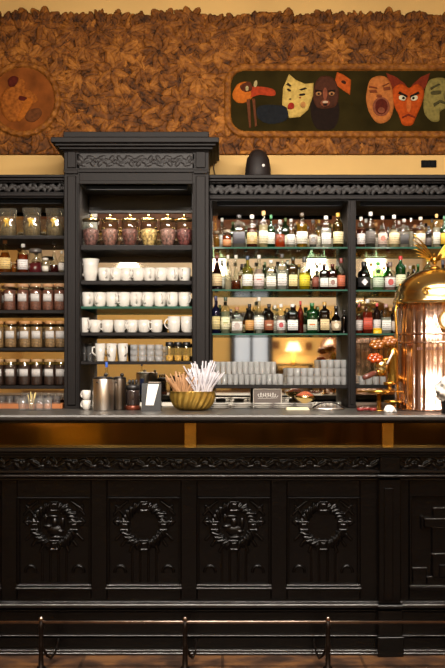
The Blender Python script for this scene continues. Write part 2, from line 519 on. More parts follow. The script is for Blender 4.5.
mural = thing('carved_mural', 'brown carved leaf relief mural with painted masks above the dark shelves', 'mural', (0, YM, mZ(153)))
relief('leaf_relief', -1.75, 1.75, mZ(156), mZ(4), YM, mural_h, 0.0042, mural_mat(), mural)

def oilpaint(name, c, var=.25, sc=18):
    return pbr('oil_paint_'+name, tuple(int(c[i:i+2], 16)/255*.78 for i in (1, 3, 5)), .8, var=var, vscale=sc*3, spec=.08)
# painted panel
YP = 6.672
pb = MB()
px0, px1, pz0, pz1 = PAN
def rrect(x0, x1, z0, z1, r, k=6):
    o = []
    for cx, cz, a in ((x1-r, z1-r, 0), (x0+r, z1-r, PI/2), (x0+r, z0+r, PI), (x1-r, z0+r, 1.5*PI)):
        for j in range(k+1): o.append((cx+r*math.cos(a+PI/2*j/k), cz+r*math.sin(a+PI/2*j/k)))
    return o
pb.poly(rrect(px0, px1, pz0, pz1, .09), YP, YP+.006)
panel = pb.build('painted_panel', pbr('dark_green_oil_paint', '#241d09', .8, spec=.03, var=.35, vscale=6), mural)
def pq(pts): return [(X(a, YP), Z(b, YP)) for a, b in pts]
def ell(cx, cy, rx, ry, rot=0, k=14):
    o = []
    for j in range(k):
        t = 2*PI*j/k; a, b = rx*math.cos(t), ry*math.sin(t)
        o.append((cx+a*math.cos(rot)-b*math.sin(rot), cy+a*math.sin(rot)+b*math.cos(rot)))
    return o
def mask(name, cols, shapes, label=None):
    """shapes: (colour index, outline px, smooth?, level)"""
    b = MB()
    for ci, pts, sm, lv in shapes:
        b.mi = ci
        q = pq(smoothpoly(pts, 4) if sm else pts)
        b.poly(q, YP-.003-.0022*lv, YP+.001, dome=(.004 if lv == 0 and name not in ('drape',) and ci != 1 else 0))
    mats = [oilpaint(name+'_'+str(i), c) for i, c in enumerate(cols)]
    o = b.build('painted_mask', mats, panel)
    if label: o['label'] = label
    return o
# 1 long nosed orange mask with ribbons
mask('longnose', ['#d06c1e', '#b03c1a', '#5b2c16', '#c9b27a', '#6b3a20'], [
    (4, [(246, 96), (250, 97), (251, 128), (249, 128)], False, 0), (4, [(252, 98), (255, 99), (257, 126), (255, 127)], False, 0),
    (0, [(233, 92), (238, 84), (247, 82), (252, 88), (253, 96), (247, 102), (238, 103), (233, 98)], True, 0),
    (1, [(249, 88), (262, 87), (274, 90), (274, 96), (260, 95), (250, 97)], True, 1),
    (2, [(240, 86), (250, 82), (252, 90), (244, 92)], True, 2), (3, ell(247, 89, 1.6, 2.4), True, 6), (3, ell(255.5, 84, 1.7, 3.4, .2), True, 3)],
    'orange mask with long red nose and hanging ribbons')
# blue cloth between first and second
mask('drape', ['#1d1f22'], [(0, [(258, 107), (272, 105), (288, 108), (286, 120), (270, 124), (258, 118)], True, 0)], 'faded blue painted drape')
# 2 pale yellow mask
mask('pale', ['#d8b45e', '#a52c1c', '#2c2014', '#c98a4a'], [
    (0, [(289, 74), (296, 80), (305, 84), (313.5, 83), (313, 96), (308, 110), (300, 117), (289, 118), (287, 108), (282, 105), (283, 88)], False, 0),
    (1, [(288, 105), (291, 103), (294, 105), (293, 109), (288, 109)], True, 5),
    (2, ell(289, 90.5, 2.2, 1.1, .5), True, 5), (2, ell(302, 95, 3.2, 1.1, -.1), True, 5), (2, ell(290, 99.5, 1.2, .6), True, 5),
    (2, [(299, 90), (305, 88), (307, 89), (301, 91)], False, 5), (2, [(286, 85), (288, 83), (291, 86), (290, 87)], False, 5),
    (3, ell(303, 105, 2.5, 3), True, 5), (1, ell(300, 98, .9, .7), True, 5)],
    'pale yellow mask with small red mouth')
# 3 dark bearded mask
mask('dark', ['#4e2a1a', '#20130c', '#b07a4a', '#8a4a30', '#d0b090'], [
    (1, [(312, 100), (325, 104), (337, 100), (339, 116), (334, 128), (325, 130), (316, 128), (311, 115)], True, 0),
    (0, [(315, 84), (320, 77), (328, 76), (335, 80), (339, 92), (337, 104), (331, 108), (318, 108), (313, 98)], True, 0),
    (3, ell(325, 94, 2.2, 6), True, 4), (2, ell(318.5, 94, 2.8, 2.0), True, 4), (2, ell(331.5, 94, 2.8, 2.0), True, 4),
    (1, ell(318.5, 94.4, 1.2, 1.1), True, 6), (1, ell(331.5, 94.4, 1.2, 1.1), True, 6),
    (3, ell(325, 103.5, 4.6, 3.4), True, 5), (4, ell(325, 102.6, 2.8, 1.2), True, 6), (1, ell(325, 105.3, 2.2, 1.2), True, 6),
    (1, [(315, 90), (322, 91), (322, 92), (315, 92)], False, 5), (1, [(328, 91), (335, 90), (335, 92), (328, 92)], False, 5)],
    'dark brown bearded mask with bared teeth')
# 4 small orange half mask
mask('half', ['#c0541a', '#37180c'], [
    (0, [(337, 72), (344, 75), (351, 80), (350, 95), (344, 91), (337, 86), (335, 80)], False, 0), (1, ell(343.5, 82.5, 2.6, 1.6, .4), True, 3)],
    'small orange half mask')
# 5 screaming mask
mask('scream', ['#c07034', '#5a1e10', '#7a3a1c', '#8a4a30'], [
    (0, [(367, 90), (370, 80), (378, 76), (387, 78), (392, 88), (394, 103), (391, 117), (384, 123), (376, 122), (369, 112), (366, 100)], True, 0),
    (3, ell(381, 107, 8.5, 9.5), True, 4), (1, ell(381, 107, 6.2, 7.6), True, 6), (3, ell(381, 111, 3.4, 3), True, 7),
    (2, [(369, 91), (376, 90), (377, 93), (370, 93)], False, 5), (2, [(383, 88), (390, 87), (390, 90), (384, 91)], False, 5),
    (2, ell(379, 96.5, 2.8, 1.6), True, 5), (2, [(369, 86), (377, 88), (377, 89), (369, 88)], False, 5), (2, [(382, 86), (389, 83), (389, 84), (383, 87)], False, 5)],
    'flesh coloured mask screaming with wide open mouth')
# 6 devil mask
mask('devil', ['#c04c12', '#7c2a12', '#e0d6b0', '#1c120c', '#d0692a'], [
    (1, [(386, 73), (396, 77), (405, 84), (410, 92), (396, 96), (391, 88)], False, 0), (1, [(430, 73), (421, 77), (413, 84), (408, 92), (420, 96), (426, 86)], False, 0),
    (0, [(393, 89), (401, 84), (409, 88), (417, 84), (424, 91), (422, 103), (416, 117), (412, 125), (403, 125), (399, 116), (393, 102)], True, 0),
    (4, ell(408.5, 105, 2.4, 7.5), True, 4), (2, ell(402, 98.5, 3.6, 2.5, .3), True, 5), (2, ell(414, 98.5, 3.6, 2.5, -.3), True, 5),
    (3, ell(403, 98.7, 1.3, 1.3), True, 6), (3, ell(413, 98.7, 1.3, 1.3), True, 6),
    (3, [(398, 94), (407, 98), (407, 96), (399, 92)], False, 6), (3, [(419, 94), (410, 98), (410, 96), (418, 92)], False, 6),
    (1, [(402, 117), (408, 114), (415, 117), (415, 118.5), (408, 116), (402, 118.5)], False, 5)],
    'orange horned devil mask with glaring eyes')
# 7 sad greenish mask
mask('sad', ['#8c7c40', '#4c4424', '#6a5c30'], [
    (0, [(424, 96), (428, 82), (436, 78), (446, 79), (454, 88), (455, 102), (446, 108), (440, 112), (439, 121), (431, 121), (424, 112)], True, 0),
    (1, [(431, 92), (440, 91), (440, 94), (432, 95)], True, 5), (1, [(430, 88), (438, 84), (440, 85), (431, 90)], False, 5),
    (1, [(433, 104), (440, 100), (446, 103), (446, 105), (440, 103), (434, 107)], False, 5), (2, [(445, 90), (450, 101), (445, 103), (443, 95)], False, 5)],
    'greenish yellow mask with sad drooping mouth')
# medallion painting
mb = MB(); mb.poly([(MED[0]+MED[2]*math.cos(2*PI*j/48), MED[1]+MED[2]*math.sin(2*PI*j/48)) for j in range(48)], YP, YP+.006)
med = mb.build('painted_medallion', pbr('russet_oil_paint', '#6e3a12', .8, spec=.1, var=.4, vscale=9), mural)
fg = MB()
def fpoly(ci, pts, lv, dome=.004):
    fg.mi = ci; fg.poly(pq(smoothpoly(pts, 4)), YP-.002-.0015*lv, YP+.001, dome=dome)
fpoly(0, [(3, 93), (12, 86), (22, 88), (32, 92), (38, 100), (30, 106), (24, 108), (20, 118), (12, 122), (4, 116), (0, 104)], 0)
fpoly(0, [(14, 82), (20, 78), (25, 82), (24, 89), (17, 90)], 1)
fpoly(1, [(8, 80), (14, 76), (19, 79), (17, 85), (10, 87)], 2)
fpoly(2, [(26, 98), (33, 100), (30, 108), (22, 120), (17, 120), (22, 108)], 2)
fpoly(1, [(20, 96), (27, 98), (25, 101), (19, 100)], 3, .001)
fpoly(3, [(26, 112), (38, 108), (42, 114), (34, 122), (26, 120)], 1)
fg.build('painted_figure', [oilpaint('skin', '#a35a1e', .4), oilpaint('hair', '#5a1e12'), oilpaint('arm', '#b8661e'), oilpaint('cloth', '#6e3e1e')], med)

# ------------------------------------------------------------------ carved friezes
def frieze_h(period, hgt):
    def f(Xg, Zg):
        zc = (Zg[0, 0]+Zg[-1, 0])/2; hh = (Zg[-1, 0]-Zg[0, 0])/2
        u = ((Xg-Xg[0, 0]) % period)/period-.5; v = (Zg-zc)/hh
        k = np.floor((Xg-Xg[0, 0])/period)
        s = np.where(k % 2 == 0, 1, -1)
        H = np.full(Xg.shape, .001)
        def leaf(H, cx, cz, a, l, w):
            xx = (u-cx)*period; zz = (v*s-cz)*hh
            a_ = a
            uu = (xx*math.cos(a_)+zz*math.sin(a_))/l; vv = (-xx*math.sin(a_)+zz*math.cos(a_))/w
            q = uu*uu+vv*vv
            h = hgt*np.sqrt(np.maximum(1-q, 0))-hgt*.3*np.exp(-(vv/.2)**2)*(q < 1)
            return np.maximum(H, h)
        for cx, cz, a, l, w in ((0, 0, .5, .28*period, .42*hh), (-.3, .35, 2.2, .2*period, .3*hh), (.3, -.35, 2.2, .2*period, .3*hh),
                                (-.2, -.5, -.2, .22*period, .25*hh), (.2, .5, -.2, .22*period, .25*hh), (.48, .1, 1.3, .12*period, .5*hh), (-.48, -.1, 1.3, .12*period, .5*hh)):
            H = leaf(H, cx, cz, a, l, w)
        rr = np.hypot((u-.5)*period, v*hh); H = np.maximum(H, hgt*1.1*np.sqrt(np.maximum(1-(rr/(.28*hh))**2, 0)))
        return H
    return f
M_frz = pbr('carved_cabinet_wood', '#181312', .55, spec=.35)

# ------------------------------------------------------------------ back bar cabinets
YC, YS, YB = 6.20, 6.30, 6.66       # centre front, side front, back
CT = 1.07                            # back counter top height
CX = [X(64, YC), X(80, YC), X(192, YC), X(209, YC)]
LX0, RXE = -1.95, 1.95
XM0, XM1, XR0 = X(212, YS), X(348, YS), X(356, YS)
def cornice(b, x0, x1, steps, yback, sidel=True, sider=True):
    """steps: (ytop px, ybot px, front Y, overhang)"""
    for (pt, pb_, yf, ov) in steps:
        b.box(x0-(ov if sidel else 0), x1+(ov if sider else 0), yf, yback, Z(pb_, yf), Z(pt, yf), .003)
# lower cupboard + back counter
lc = thing('back_counter', 'dark wooden back counter running under the shelf cabinets', 'counter', (0, 6.35, 0))
b = MB(); b.box(LX0, RXE, 6.08, YB, 0.08, CT-.03)
b.box(LX0, RXE, 6.12, YB, 0, .08)
b.build('carcass', M_cab, lc)
MB().box(LX0, RXE, 6.03, YB, CT-.03, CT, .004).build('worktop', M_top, lc)
for i in range(7):
    x0 = LX0+.03+i*(RXE-LX0-.06)/7; x1 = x0+(RXE-LX0-.06)/7-.02
    d = MB().box(x0, x1, 6.06, 6.08, .12, CT-.06, .004).build('door', M_cab, lc)
    MB().sphere(((x0+x1)/2, 6.05, .75), .013).build('knob', M_brassd, d)

def zsh(py, Y): return Z(py, Y)
# --- centre unit
cc = thing('shelf_cabinet', 'tall projecting central shelf cabinet of dark wood with deep cornice', 'cabinet', ((CX[0]+CX[3])/2, YC+.2, CT))
ztop = Z(150, YC)
for xa, xb in ((CX[0], CX[1]), (CX[2], CX[3])):
    MB().box(xa, xb, YC, YB, CT, ztop, .003).build('side_post', M_cab, cc)
for xa, xb in ((CX[0]+.02, CX[1]-.022), (CX[2]+.022, CX[3]-.02)):
    b = MB()
    b.box(xa, xb, YC-.012, YC+.002, CT+.02, Z(176, YC), .004)
    b.box(xa-.012, xb+.012, YC-.018, YC+.002, Z(174, YC), Z(171, YC), .002)
    b.box(xa, xb, YC-.012, YC+.002, Z(168, YC), Z(152, YC), .003)
    xi = CX[1]-.012 if xa < -.5 else CX[2]+.004
    b.box(xi, xi+.008, YC-.008, YC+.002, CT, Z(183, YC), .002)
    b.build('pilaster_moulding', M_cab, cc)
b = MB()
b.box(CX[1], CX[2], YC+.004, YB, Z(184, YC), ztop)
b.box(CX[0], CX[3], YC-.01, YC+.02, Z(172.5, YC), Z(169.5, YC), .002)
b.box(CX[1]-.004, CX[2]+.004, YC-.004, YC+.02, Z(184, YC), Z(180.5, YC), .002)
b.build('head_rail', M_cab, cc)
b = MB()
cornice(b, CX[0], CX[3], [(151.5, 149, YC-.02, .006), (149.2, 145.5, YC-.05, .022), (145.7, 142, YC-.08, .04), (142.2, 137, YC-.11, .058), (137.2, 131.5, YC-.02, .0)], YB)
b.build('cornice', M_cab, cc)
relief('carved_frieze', X(77, YC), X(194, YC), Z(168, YC), Z(154, YC), YC+.001, frieze_h(.11, .006), .0028, M_frz, cc, drop=False)
MB().box(CX[1], CX[2], YB-.03, YB-.022, CT, Z(184, YC)).build('mirror', M_mirror, cc)
CSH = {}
for key, py, th, kind in (('top', 245, .028, 'w'), ('cupA', 280.5, .022, 'w'), ('cupB', 306.3, .014, 'g'), ('cupC', 332.3, .020, 'w'), ('mug', 361.3, .018, 'w')):
    zt = Z(py, YC+.03); CSH[key] = zt
    MB().box(CX[1]+.001, CX[2]-.001, YC+.03, YB-.031, zt-th, zt, .002).build('shelf', M_cab if kind == 'w' else [M_glassgreen][0], cc)
# dark framed board at the top of the centre bay
b = MB(); b.box(CX[1], CX[2], YB-.05, YB-.032, Z(214, YB), Z(184, YC), .002)
b.build('back_board', M_cabdark, cc)

# --- side cabinets
def side_cab(x0, x1, posts, label, shelves, lab2, frz):
    c = thing('shelf_cabinet', label, 'cabinet', ((x0+x1)/2, YS+.16, CT))
    zt = Z(196, YS)
    for pa, pb2 in posts:
        p = MB().box(pa, pb2, YS, YB, CT, zt, .003)
        p.box(pa+(pb2-pa)*.25, pb2-(pb2-pa)*.25, YS-.008, YS+.002, CT+.02, zt-.03, .002)
        p.build('post', M_cab, c)
    b = MB(); b.box(x0, x1, YS, YB, Z(frz[1]+5.5, YS), Z(176, YS))
    b.box(x0, x1, YS-.018, YS+.01, Z(frz[1]+4.5, YS), Z(frz[1]+1.2, YS), .003)
    b.build('head_rail', M_cab, c)
    b = MB(); cornice(b, x0, x1, [(frz[0]-.5, frz[0]-3, YS-.02, 0), (frz[0]-2.8, frz[0]-6, YS-.045, 0), (frz[0]-5.8, 174.5, YS-.065, 0)], YB, False, False)
    b.build('cornice', M_cab, c)
    relief('carved_frieze', x0, x1, Z(frz[1], YS), Z(frz[0], YS), YS+.001, frieze_h(.085, .0045), .0032, M_frz, c, drop=False)
    MB().box(x0+.001, x1-.001, YB-.03, YB-.022, CT, zt).build('mirror', M_mirror, c)
    out = []
    for xa, xb, py, kind in shelves:
        z = Z(py, YS+.02); out.append(z)
        if kind == 'w': MB().box(xa, xb, YS+.015, YB-.031, z-.020, z, .002).build('shelf', M_cab, c)
        else:
            s_ = MB().box(xa, xb, YS+.025, YB-.031, z-.008, z).build('glass_shelf', M_shelfglass, c)
            MB().box(xa, xb, YS+.021, YS+.025, z-.009, z+.0005).build('glass_edge', M_glassgreen, s_)
    return c, out
_, LSH = side_cab(LX0, CX[0], [(LX0, LX0+.05)], 'left shelf cabinet of dark wood holding jars and bagged sweets',
                  [(LX0+.05, CX[0], p, 'w') for p in (235.5, 272, 310, 347.5, 385.5)], '', (183, 192))
_, RSH = side_cab(CX[3], RXE, [(CX[3], XM0), (XM1, XR0), (RXE-.05, RXE)], 'wide right shelf cabinet with glass shelves full of liquor bottles',
                  [(XM0, XM1, p, k) for p, k in ((247, 'g'), (289.5, 'g'), (333.5, 'g'), (385, 'w'))] +
                  [(XR0, RXE-.05, p, k) for p, k in ((247, 'g'), (290, 'g'), (333.5, 'g'), (385, 'w'))], '', (184, 195))
MSH = RSH[:4]; RSH = RSH[4:]

# strip lamps fixed under the heads of the bays
M_led = pbr('strip_lamp_diffuser', '#ffe6c0', .4, emit=0.4)
def striplamp(x0, x1, y, z, power, label):
    t = thing('strip_lamp', label, 'lamp', ((x0+x1)/2, y, z))
    hs = MB().box(x0, x1, y-.014, y+.014, z+.006, z+.012)
    hs.box(x0, x1, y-.014, y-.011, z-.010, z+.006); hs.box(x0, x1, y+.011, y+.014, z-.010, z+.006)
    hs.build('housing', pbr('matt_black_channel', '#030303', .9, spec=.05), t)
    MB().box(x0+.01, x1-.01, y-.009, y+.009, z+.002, z+.006).build('diffuser', M_led, t)
    l = area('strip_light', (0, 0, .001), (math.radians(8), 0, 0), x1-x0-.04, .02, power, NEUT)
    l.parent = t
striplamp(XM0+.03, XM1-.03, YS+.03, Z(201, YS)-.013, 3.5, 'slim strip lamp under the head of the middle bottle bay')
striplamp(XR0+.03, RXE-.1, YS+.03, Z(201, YS)-.013, 3.5, 'slim strip lamp under the head of the right bottle bay')
striplamp(CX[1]+.03, CX[2]-.03, YC+.05, Z(184, YC)-.013, 5, 'slim strip lamp under the head of the central cabinet')
striplamp(LX0+.08, CX[0]-.03, YS+.05, Z(198, YS)-.013, 2.5, 'slim strip lamp under the head of the left cabinet')

# ------------------------------------------------------------------ the bar counter
YF = 5.0
BT = 1.10
BX0, BX1 = -2.3, 2.3
bar = thing('bar_counter', 'long black lacquered bar counter with carved wreath panels', 'bar counter', (0, 5.2, 0))
b = MB()
b.box(BX0, BX1, YF+.03, 5.40, .0, BT-.035)
b.build('carcass', M_lac, bar)
b = MB()
def strip(py0, py1, yf, bev=.004, x0=BX0, x1=BX1):
    b.box(x0, x1, yf, YF+.035, Z(py1, yf), Z(py0, yf), bev)
strip(448, 452, YF-.07); strip(452, 454.5, YF-.055); strip(454.5, 457, YF-.03)
b.build('ledge_moulding', pbr('ledge_lacquer', '#0e0b0a', .3, coat=.1), bar)
b = MB()
M_edge = pbr('polished_lacquer_moulding', '#120d0b', 0.26, var=0.4, vscale=3, bump=0.1, bscale=8, stretch=(1, 1, 8), coat=.25, spec=.5)
def round_strip(b, x0, x1, py0, py1, yf, depth):
    z0, z1 = Z(py1, yf), Z(py0, yf); k = 8; pts = []
    for j in range(k+1):
        t = PI*j/k; pts.append((yf+depth-depth*math.sin(t), (z0+z1)/2-(z1-z0)/2*math.cos(t)))
    pts += [(YF+.03, z1), (YF+.03, z0)]; n = len(pts)
    b.add([(x0, y, z) for y, z in pts]+[(x1, y, z) for y, z in pts], [(i, (i+1) % n, n+(i+1) % n, n+i) for i in range(n)], True)
    b.add([(x0, y, z) for y, z in pts]+[(x1, y, z) for y, z in pts], [list(range(n)), [n+i for i in range(n)]], False)
strip(470.5, 473, YF-.012, .002); strip(478, 480.5, YF-.012, .003)
round_strip(b, BX0, BX1, 474.5, 478, YF-.035, .012)
b.build('frieze_moulding', M_edge, bar)
relief('carved_frieze', BX0+.3, BX1-.3, Z(470.5, YF), Z(457, YF), YF+.002, frieze_h(.12, .007), .0032, M_lac, bar, drop=False)
b = MB()
b.box(BX0, BX1, YF+.018, YF+.035, Z(604, YF), Z(470, YF))
b.build('panel_field', M_lac, bar)
b = MB()
strip(609, 612, YF-.02, .004)
strip(612, 636, YF-.008, .002); strip(637.5, 651, YF-.015, .002)
b.build('base_board', M_lac, bar)
b = MB()
round_strip(b, BX0, BX1, 601.5, 603.5, YF-.02, .006); round_strip(b, BX0, BX1, 603.5, 609, YF-.05, .016)
round_strip(b, BX0, BX1, 635, 637, YF-.032, .008)
b.build('base_moulding', M_edge, bar)
b = MB(); b.box(BX0, BX1, YF-.045, YF+.035, 0, .012, .003); round_strip(b, BX0, BX1, Z(0, YF)*0+649.5, 653, YF-.04, .010)
b.build('plinth_moulding', M_edge, bar)
# frame stiles and rails around the panels
PANELS = [(17, 91), (107, 181), (197, 271), (287, 360)]
LP = [(-73, 1)]
allp = LP+PANELS
b = MB()
edges = [-200]+[v for p in allp for v in p]+[378]
for i in range(0, len(edges), 2):
    b.box(X(edges[i], YF), X(edges[i+1], YF), YF, YF+.025, Z(602, YF), Z(480, YF), .003)
for (a, c) in allp+[(409, 560)]:
    b.box(X(a, YF), X(c, YF), YF, YF+.025, Z(497, YF), Z(480, YF), .003)
    b.box(X(a, YF), X(c, YF), YF, YF+.025, Z(602, YF), Z(589, YF), .003)
b.box(X(400, YF), X(409, YF), YF, YF+.025, Z(602, YF), Z(480, YF), .003)
b.build('panel_frame', M_lac, bar)
# projecting pilaster
b = MB()
YQ = YF-.05
b.box(X(379, YQ), X(401, YQ), YQ, YF+.03, Z(604, YQ), Z(479, YQ), .004)
b.box(X(384, YQ), X(393, YQ), YQ-.008, YQ+.002, Z(601, YQ), Z(488, YQ), .003)
round_strip(b, X(378, YQ), X(402, YQ), 474.5, 478.5, YQ-.018, .012); round_strip(b, X(378, YQ), X(402, YQ), 604.8, 610, YQ-.024, .014)
b.box(X(378, YQ), X(402.5, YQ), YQ-.008, YF+.03, 0, Z(610, YQ), .003)
b.box(X(377, YQ), X(403, YQ), YQ-.022, YF+.03, 0, Z(636, YQ), .003)
b.box(X(380, YQ), X(400, YQ), YQ-.004, YF+.03, Z(473, YQ), Z(457, YQ), .003)
b.build('pilaster', M_lac, bar)

def seg(Xg, Zg, ax, az, bx, bz, w):
    dx, dz = bx-ax, bz-az
    t = np.clip(((Xg-ax)*dx+(Zg-az)*dz)/(dx*dx+dz*dz), 0, 1)
    return np.hypot(Xg-ax-t*dx, Zg-az-t*dz)/w
PS = YF/FP
def wreath_h(cx, cz, figure):
    def f(Xg, Zg):
        H = np.zeros(Xg.shape)
        x = (Xg-cx)/PS; z = (Zg-cz)/PS      # in pixels around the wreath centre
        r = np.hypot(x, z); a = np.arctan2(z, x)
        wd = 4.6+.9*np.sin(a*26)+.6*np.sin(a*13+1)
        q = np.abs(r-19.5)/wd
        H = np.where(q < 1, .014*np.sqrt(np.maximum(1-q*q, 0))+.003*np.sin(a*30+(r-19.5)*1.1)*(q < 1), H)
        for k in range(4):                  # square clasps
            c, s = math.cos(k*PI/2), math.sin(k*PI/2)
            u = x*c+z*s-19.5; v = -x*s+z*c
            m = np.maximum(np.abs(u)/5, np.abs(v)/4.4)
            H = np.where(m < 1, .018-.006*((m > .45) & (m < .75)), H)
        def dome(q, h): return h*np.sqrt(np.maximum(1-q*q, 0))
        for sx in (-1, 1):
            for (x0, z0, x1, z1) in ((28, 16, 17, 24), (30, 11, 20, 22), (21, 3.8, 30, 3.8), (27, 1, 30, 4), (27, 7, 30, 4), (28, 20, 22, 12)):
                H = np.maximum(H, dome(seg(x, z, sx*x0, z0, sx*x1, z1, 1.5), .010))
            for (x0, z0, x1, z1) in ((17, -13, 22, -20), (11, -19, 14, -26), (23, -9, 28, -14)):
                H = np.maximum(H, dome(seg(x, z, sx*x0, z0, sx*x1, z1, 1.6), .007))
            # corner drop (triangle)
            u = (x-sx*26.5); v = z-28
            tri = (v < 0) & (v > -5) & (np.abs(u) < 5.5*(1+v/5.2))
            H = np.where(tri, .006+.008*np.clip((v+5)/5, 0, 1), H)
            # half round shell at the foot
            rr = np.hypot(x-sx*24, z+46); q2 = np.abs(rr-5.4)/1.3
            H = np.where((z > -47), np.maximum(H, dome(q2, .009)), H)
        # central flutes under the wreath
        for ux in (-12, -4.2, 4.2, 12):
            ok = (z < -25) & (z > -60)
            H = np.where(ok, np.maximum(H, dome(np.abs(x-ux)/1.1, .004)), H)
        if figure:
            for (ex, ez, rx, rz, h) in ((0, 3, 4, 5, .016), (0, -5, 8, 5, .012), (-7, -1, 5, 2.2, .012), (8, 2, 2.4, 6, .011), (1, -12, 7, 2, .012), (-2, 9, 6, 2.5, .012), (-9, 7, 2, 5, .009), (6, -6, 4, 2, .014)):
                q3 = ((x-ex)/rx)**2+((z-ez)/rz)**2
                H = np.maximum(H, h*np.sqrt(np.maximum(1-q3, 0)))
        return H
    return f
for i, (a, c) in enumerate(allp):
    fr = MB()
    xa, xb, za, zb = X(a, YF), X(c, YF), Z(589, YF), Z(497, YF)
    t_ = .010
    fr.box(xa, xb, YF-.006, YF+.02, zb-t_, zb, .003)
    fr.box(xa, xa+t_, YF-.006, YF+.02, za, zb, .003); fr.box(xb-t_, xb, YF-.006, YF+.02, za, zb, .003)
    pf = fr.build('carved_panel', M_lac, bar)
    fr = MB(); round_strip(fr, xa-.004, xb+.004, 587.5, 589.8, YF-.016, .008); round_strip(fr, xa, xb, 584.6, 586.6, YF-.008, .006)
    fr.build('bottom_lip', M_edge, pf)
    cxx, czz = (X(a, YF)+X(c, YF))/2, Z(526, YF)
    relief('wreath', cxx-34*PS, cxx+34*PS, czz-61*PS, czz+30*PS, YF+.0185, wreath_h(cxx, czz, i in (1, 3)), .0020, M_lac, pf)
# right panel with stepped plaques
fr = MB(); g = lambda p: X(p, YF); h_ = lambda p: Z(p, YF)
fr.box(g(409), g(560), YF-.012, YF+.02, h_(590), h_(586), .003)
fr.box(g(409), g(411.5), YF-.006, YF+.02, h_(589), h_(497), .003)
pf = fr.build('carved_panel', M_lac, bar)
st = MB()
for (xa, xb, ya, yb, d) in ((413, 427, 568, 586, .012), (427, 540, 577, 586, .018), (432, 535, 554, 577, .028), (439, 530, 564, 577, .036), (432, 535, 527, 554, .020),
                            (424, 543, 519, 527, .030), (433, 534, 508, 519, .022), (421, 424, 516, 530, .02)):
    st.box(g(xa), g(xb), YF+.02-d, YF+.02, h_(yb), h_(ya), .003)
for (xa, xb, py, yf) in ((413, 427, 568, .006), (427, 540, 577, -.002), (432, 535, 554, -.012), (424, 543, 519, -.014), (433, 534, 508, -.006), (409, 560, 586, -.012), (432, 535, 527.5, -.004)):
    st.mi = 1
    round_strip(st, g(xa), g(xb), py-.6, py+1.0, YF+yf, .004)
st.build('stepped_relief', [M_lac, M_edge], pf)

# amber mirrored band with brass brackets
MB().box(BX0, BX1, YF+.02, YF+.03, Z(449, YF), Z(420, YF)).build('amber_band', M_amber, bar)
for pa, pc in ((184, 196.5), (382, 394), (-20, -8)):
    MB().box(X(pa, YF), X(pc, YF), YF-.0, YF+.02, Z(448, YF), Z(420, YF), .003).build('brass_bracket', M_brass, bar)
MB().box(BX0, BX1, YF+.012, YF+.021, Z(448.5, YF), Z(446.5, YF), .001).build('brass_strip', M_brass, bar)
# counter top
b = MB()
prof = [(4.86, BT-.030), (4.846, BT-.022), (4.842, BT-.010), (4.848, BT-.002), (4.858, BT)]
pts = prof+[(5.50, BT), (5.50, BT-.03)]
n = len(pts)
b.add([(BX0, y, z) for y, z in pts]+[(BX1, y, z) for y, z in pts], [(i, (i+1) % n, n+(i+1) % n, n+i) for i in range(n)]+[list(range(n)), [n+i for i in range(n)]])
tag(rebase(b.build('counter_top', M_top), (0, 5.2, BT-.03)), 'long grey counter top slab with rounded dark edge on the bar', 'counter top')
b = MB().box(BX0, BX1, YF-.02, 5.42, BT-.045, BT-.0301); b.build('top_support', M_lac, bar)

# foot rail
YR = 4.72
fr_ = thing('foot_rail', 'dark metal foot rail on three posts before the bar', 'foot rail', (X(185, YR), YR, 0))
zr = Z(622, YR)
M_rail = pbr('worn_bronze', '#8a7a70', .25, metal=1.0, var=.2, vscale=20)
M_post = pbr('blackened_iron', '#241c18', .35, metal=.7)
MB().tube([(BX0, YR, zr), (BX1, YR, zr)], .0075, 12).build('rail', M_rail, fr_)
for px in (41, 185, 328, -103, 472):
    x = X(px, YR)
    if abs(x) > 2.2: continue
    p = MB().lathe([(.024, 0), (.022, .010), (.012, .02), (.011, .06), (.010, .10), (.013, .105), (.010, .112), (.0095, zr-.03), (.014, zr-.022), (.0095, zr-.014), (.0095, zr+.004)], x, YR, 14)
    s = -1 if px == 328 else 1
    p.tube([(x, YR, .11), (x+s*.02, YR+.03, .055), (x+s*.03, YR+.08, .03), (x+s*.04, YR+.14, .04), (x+s*.045, YR+.19, .07), (x+s*.04, YR+.235, .075)], [.005, .006, .006, .005, .004, .004], 8)
    po = p.build('post', M_post, fr_)
    MB().lathe([(.0095, zr+.004), (.013, zr+.009), (.012, zr+.016), (.009, zr+.022), (.001, zr+.025)], x, YR, 14).build('knob', M_rail, po)

# ------------------------------------------------------------------ bottles
def bottle_profile(kind, r, h):
    k = {
     'wine':   [(.86, 0), (1, .02), (1, .55), (.92, .62), (.6, .69), (.34, .74), (.3, .80), (.3, .95)],
     'liquor': [(.9, 0), (1, .02), (1, .64), (.97, .68), (.7, .74), (.4, .79), (.33, .83), (.33, .93)],
     'square': [(.92, 0), (1, .02), (1, .68), (.93, .73), (.55, .78), (.36, .80), (.34, .92)],
     'squat':  [(.85, 0), (1, .03), (1, .56), (.9, .64), (.5, .71), (.36, .74), (.33, .90)],
     'decanter': [(.8, 0), (1, .04), (1, .22), (.8, .36), (.45, .5), (.25, .62), (.22, .85), (.3, .9)],
     'taper':  [(.9, 0), (1, .03), (.95, .4), (.7, .55), (.45, .68), (.34, .8), (.3, .94)],
     'bulb':   [(.6, 0), (.7, .05), (.95, .25), (1, .42), (.85, .56), (.45, .66), (.34, .72), (.32, .92)],
     'jar':    [(.9, 0), (1, .04), (1, .78), (.9, .84), (.86, .86)],
    }[kind]
    return [(a*r, b*h) for a, b in k]
CAPS = {'jar': (.9, .86, 1.0)}
def liquid_mat(c): return glass('liquid_'+c.strip('#'), c, .3, .6, .3)
def glass_mat(c):
    return M_glass if c == 'clear' else glass('bottle_glass_'+c.strip('#'), c, .12, .5)
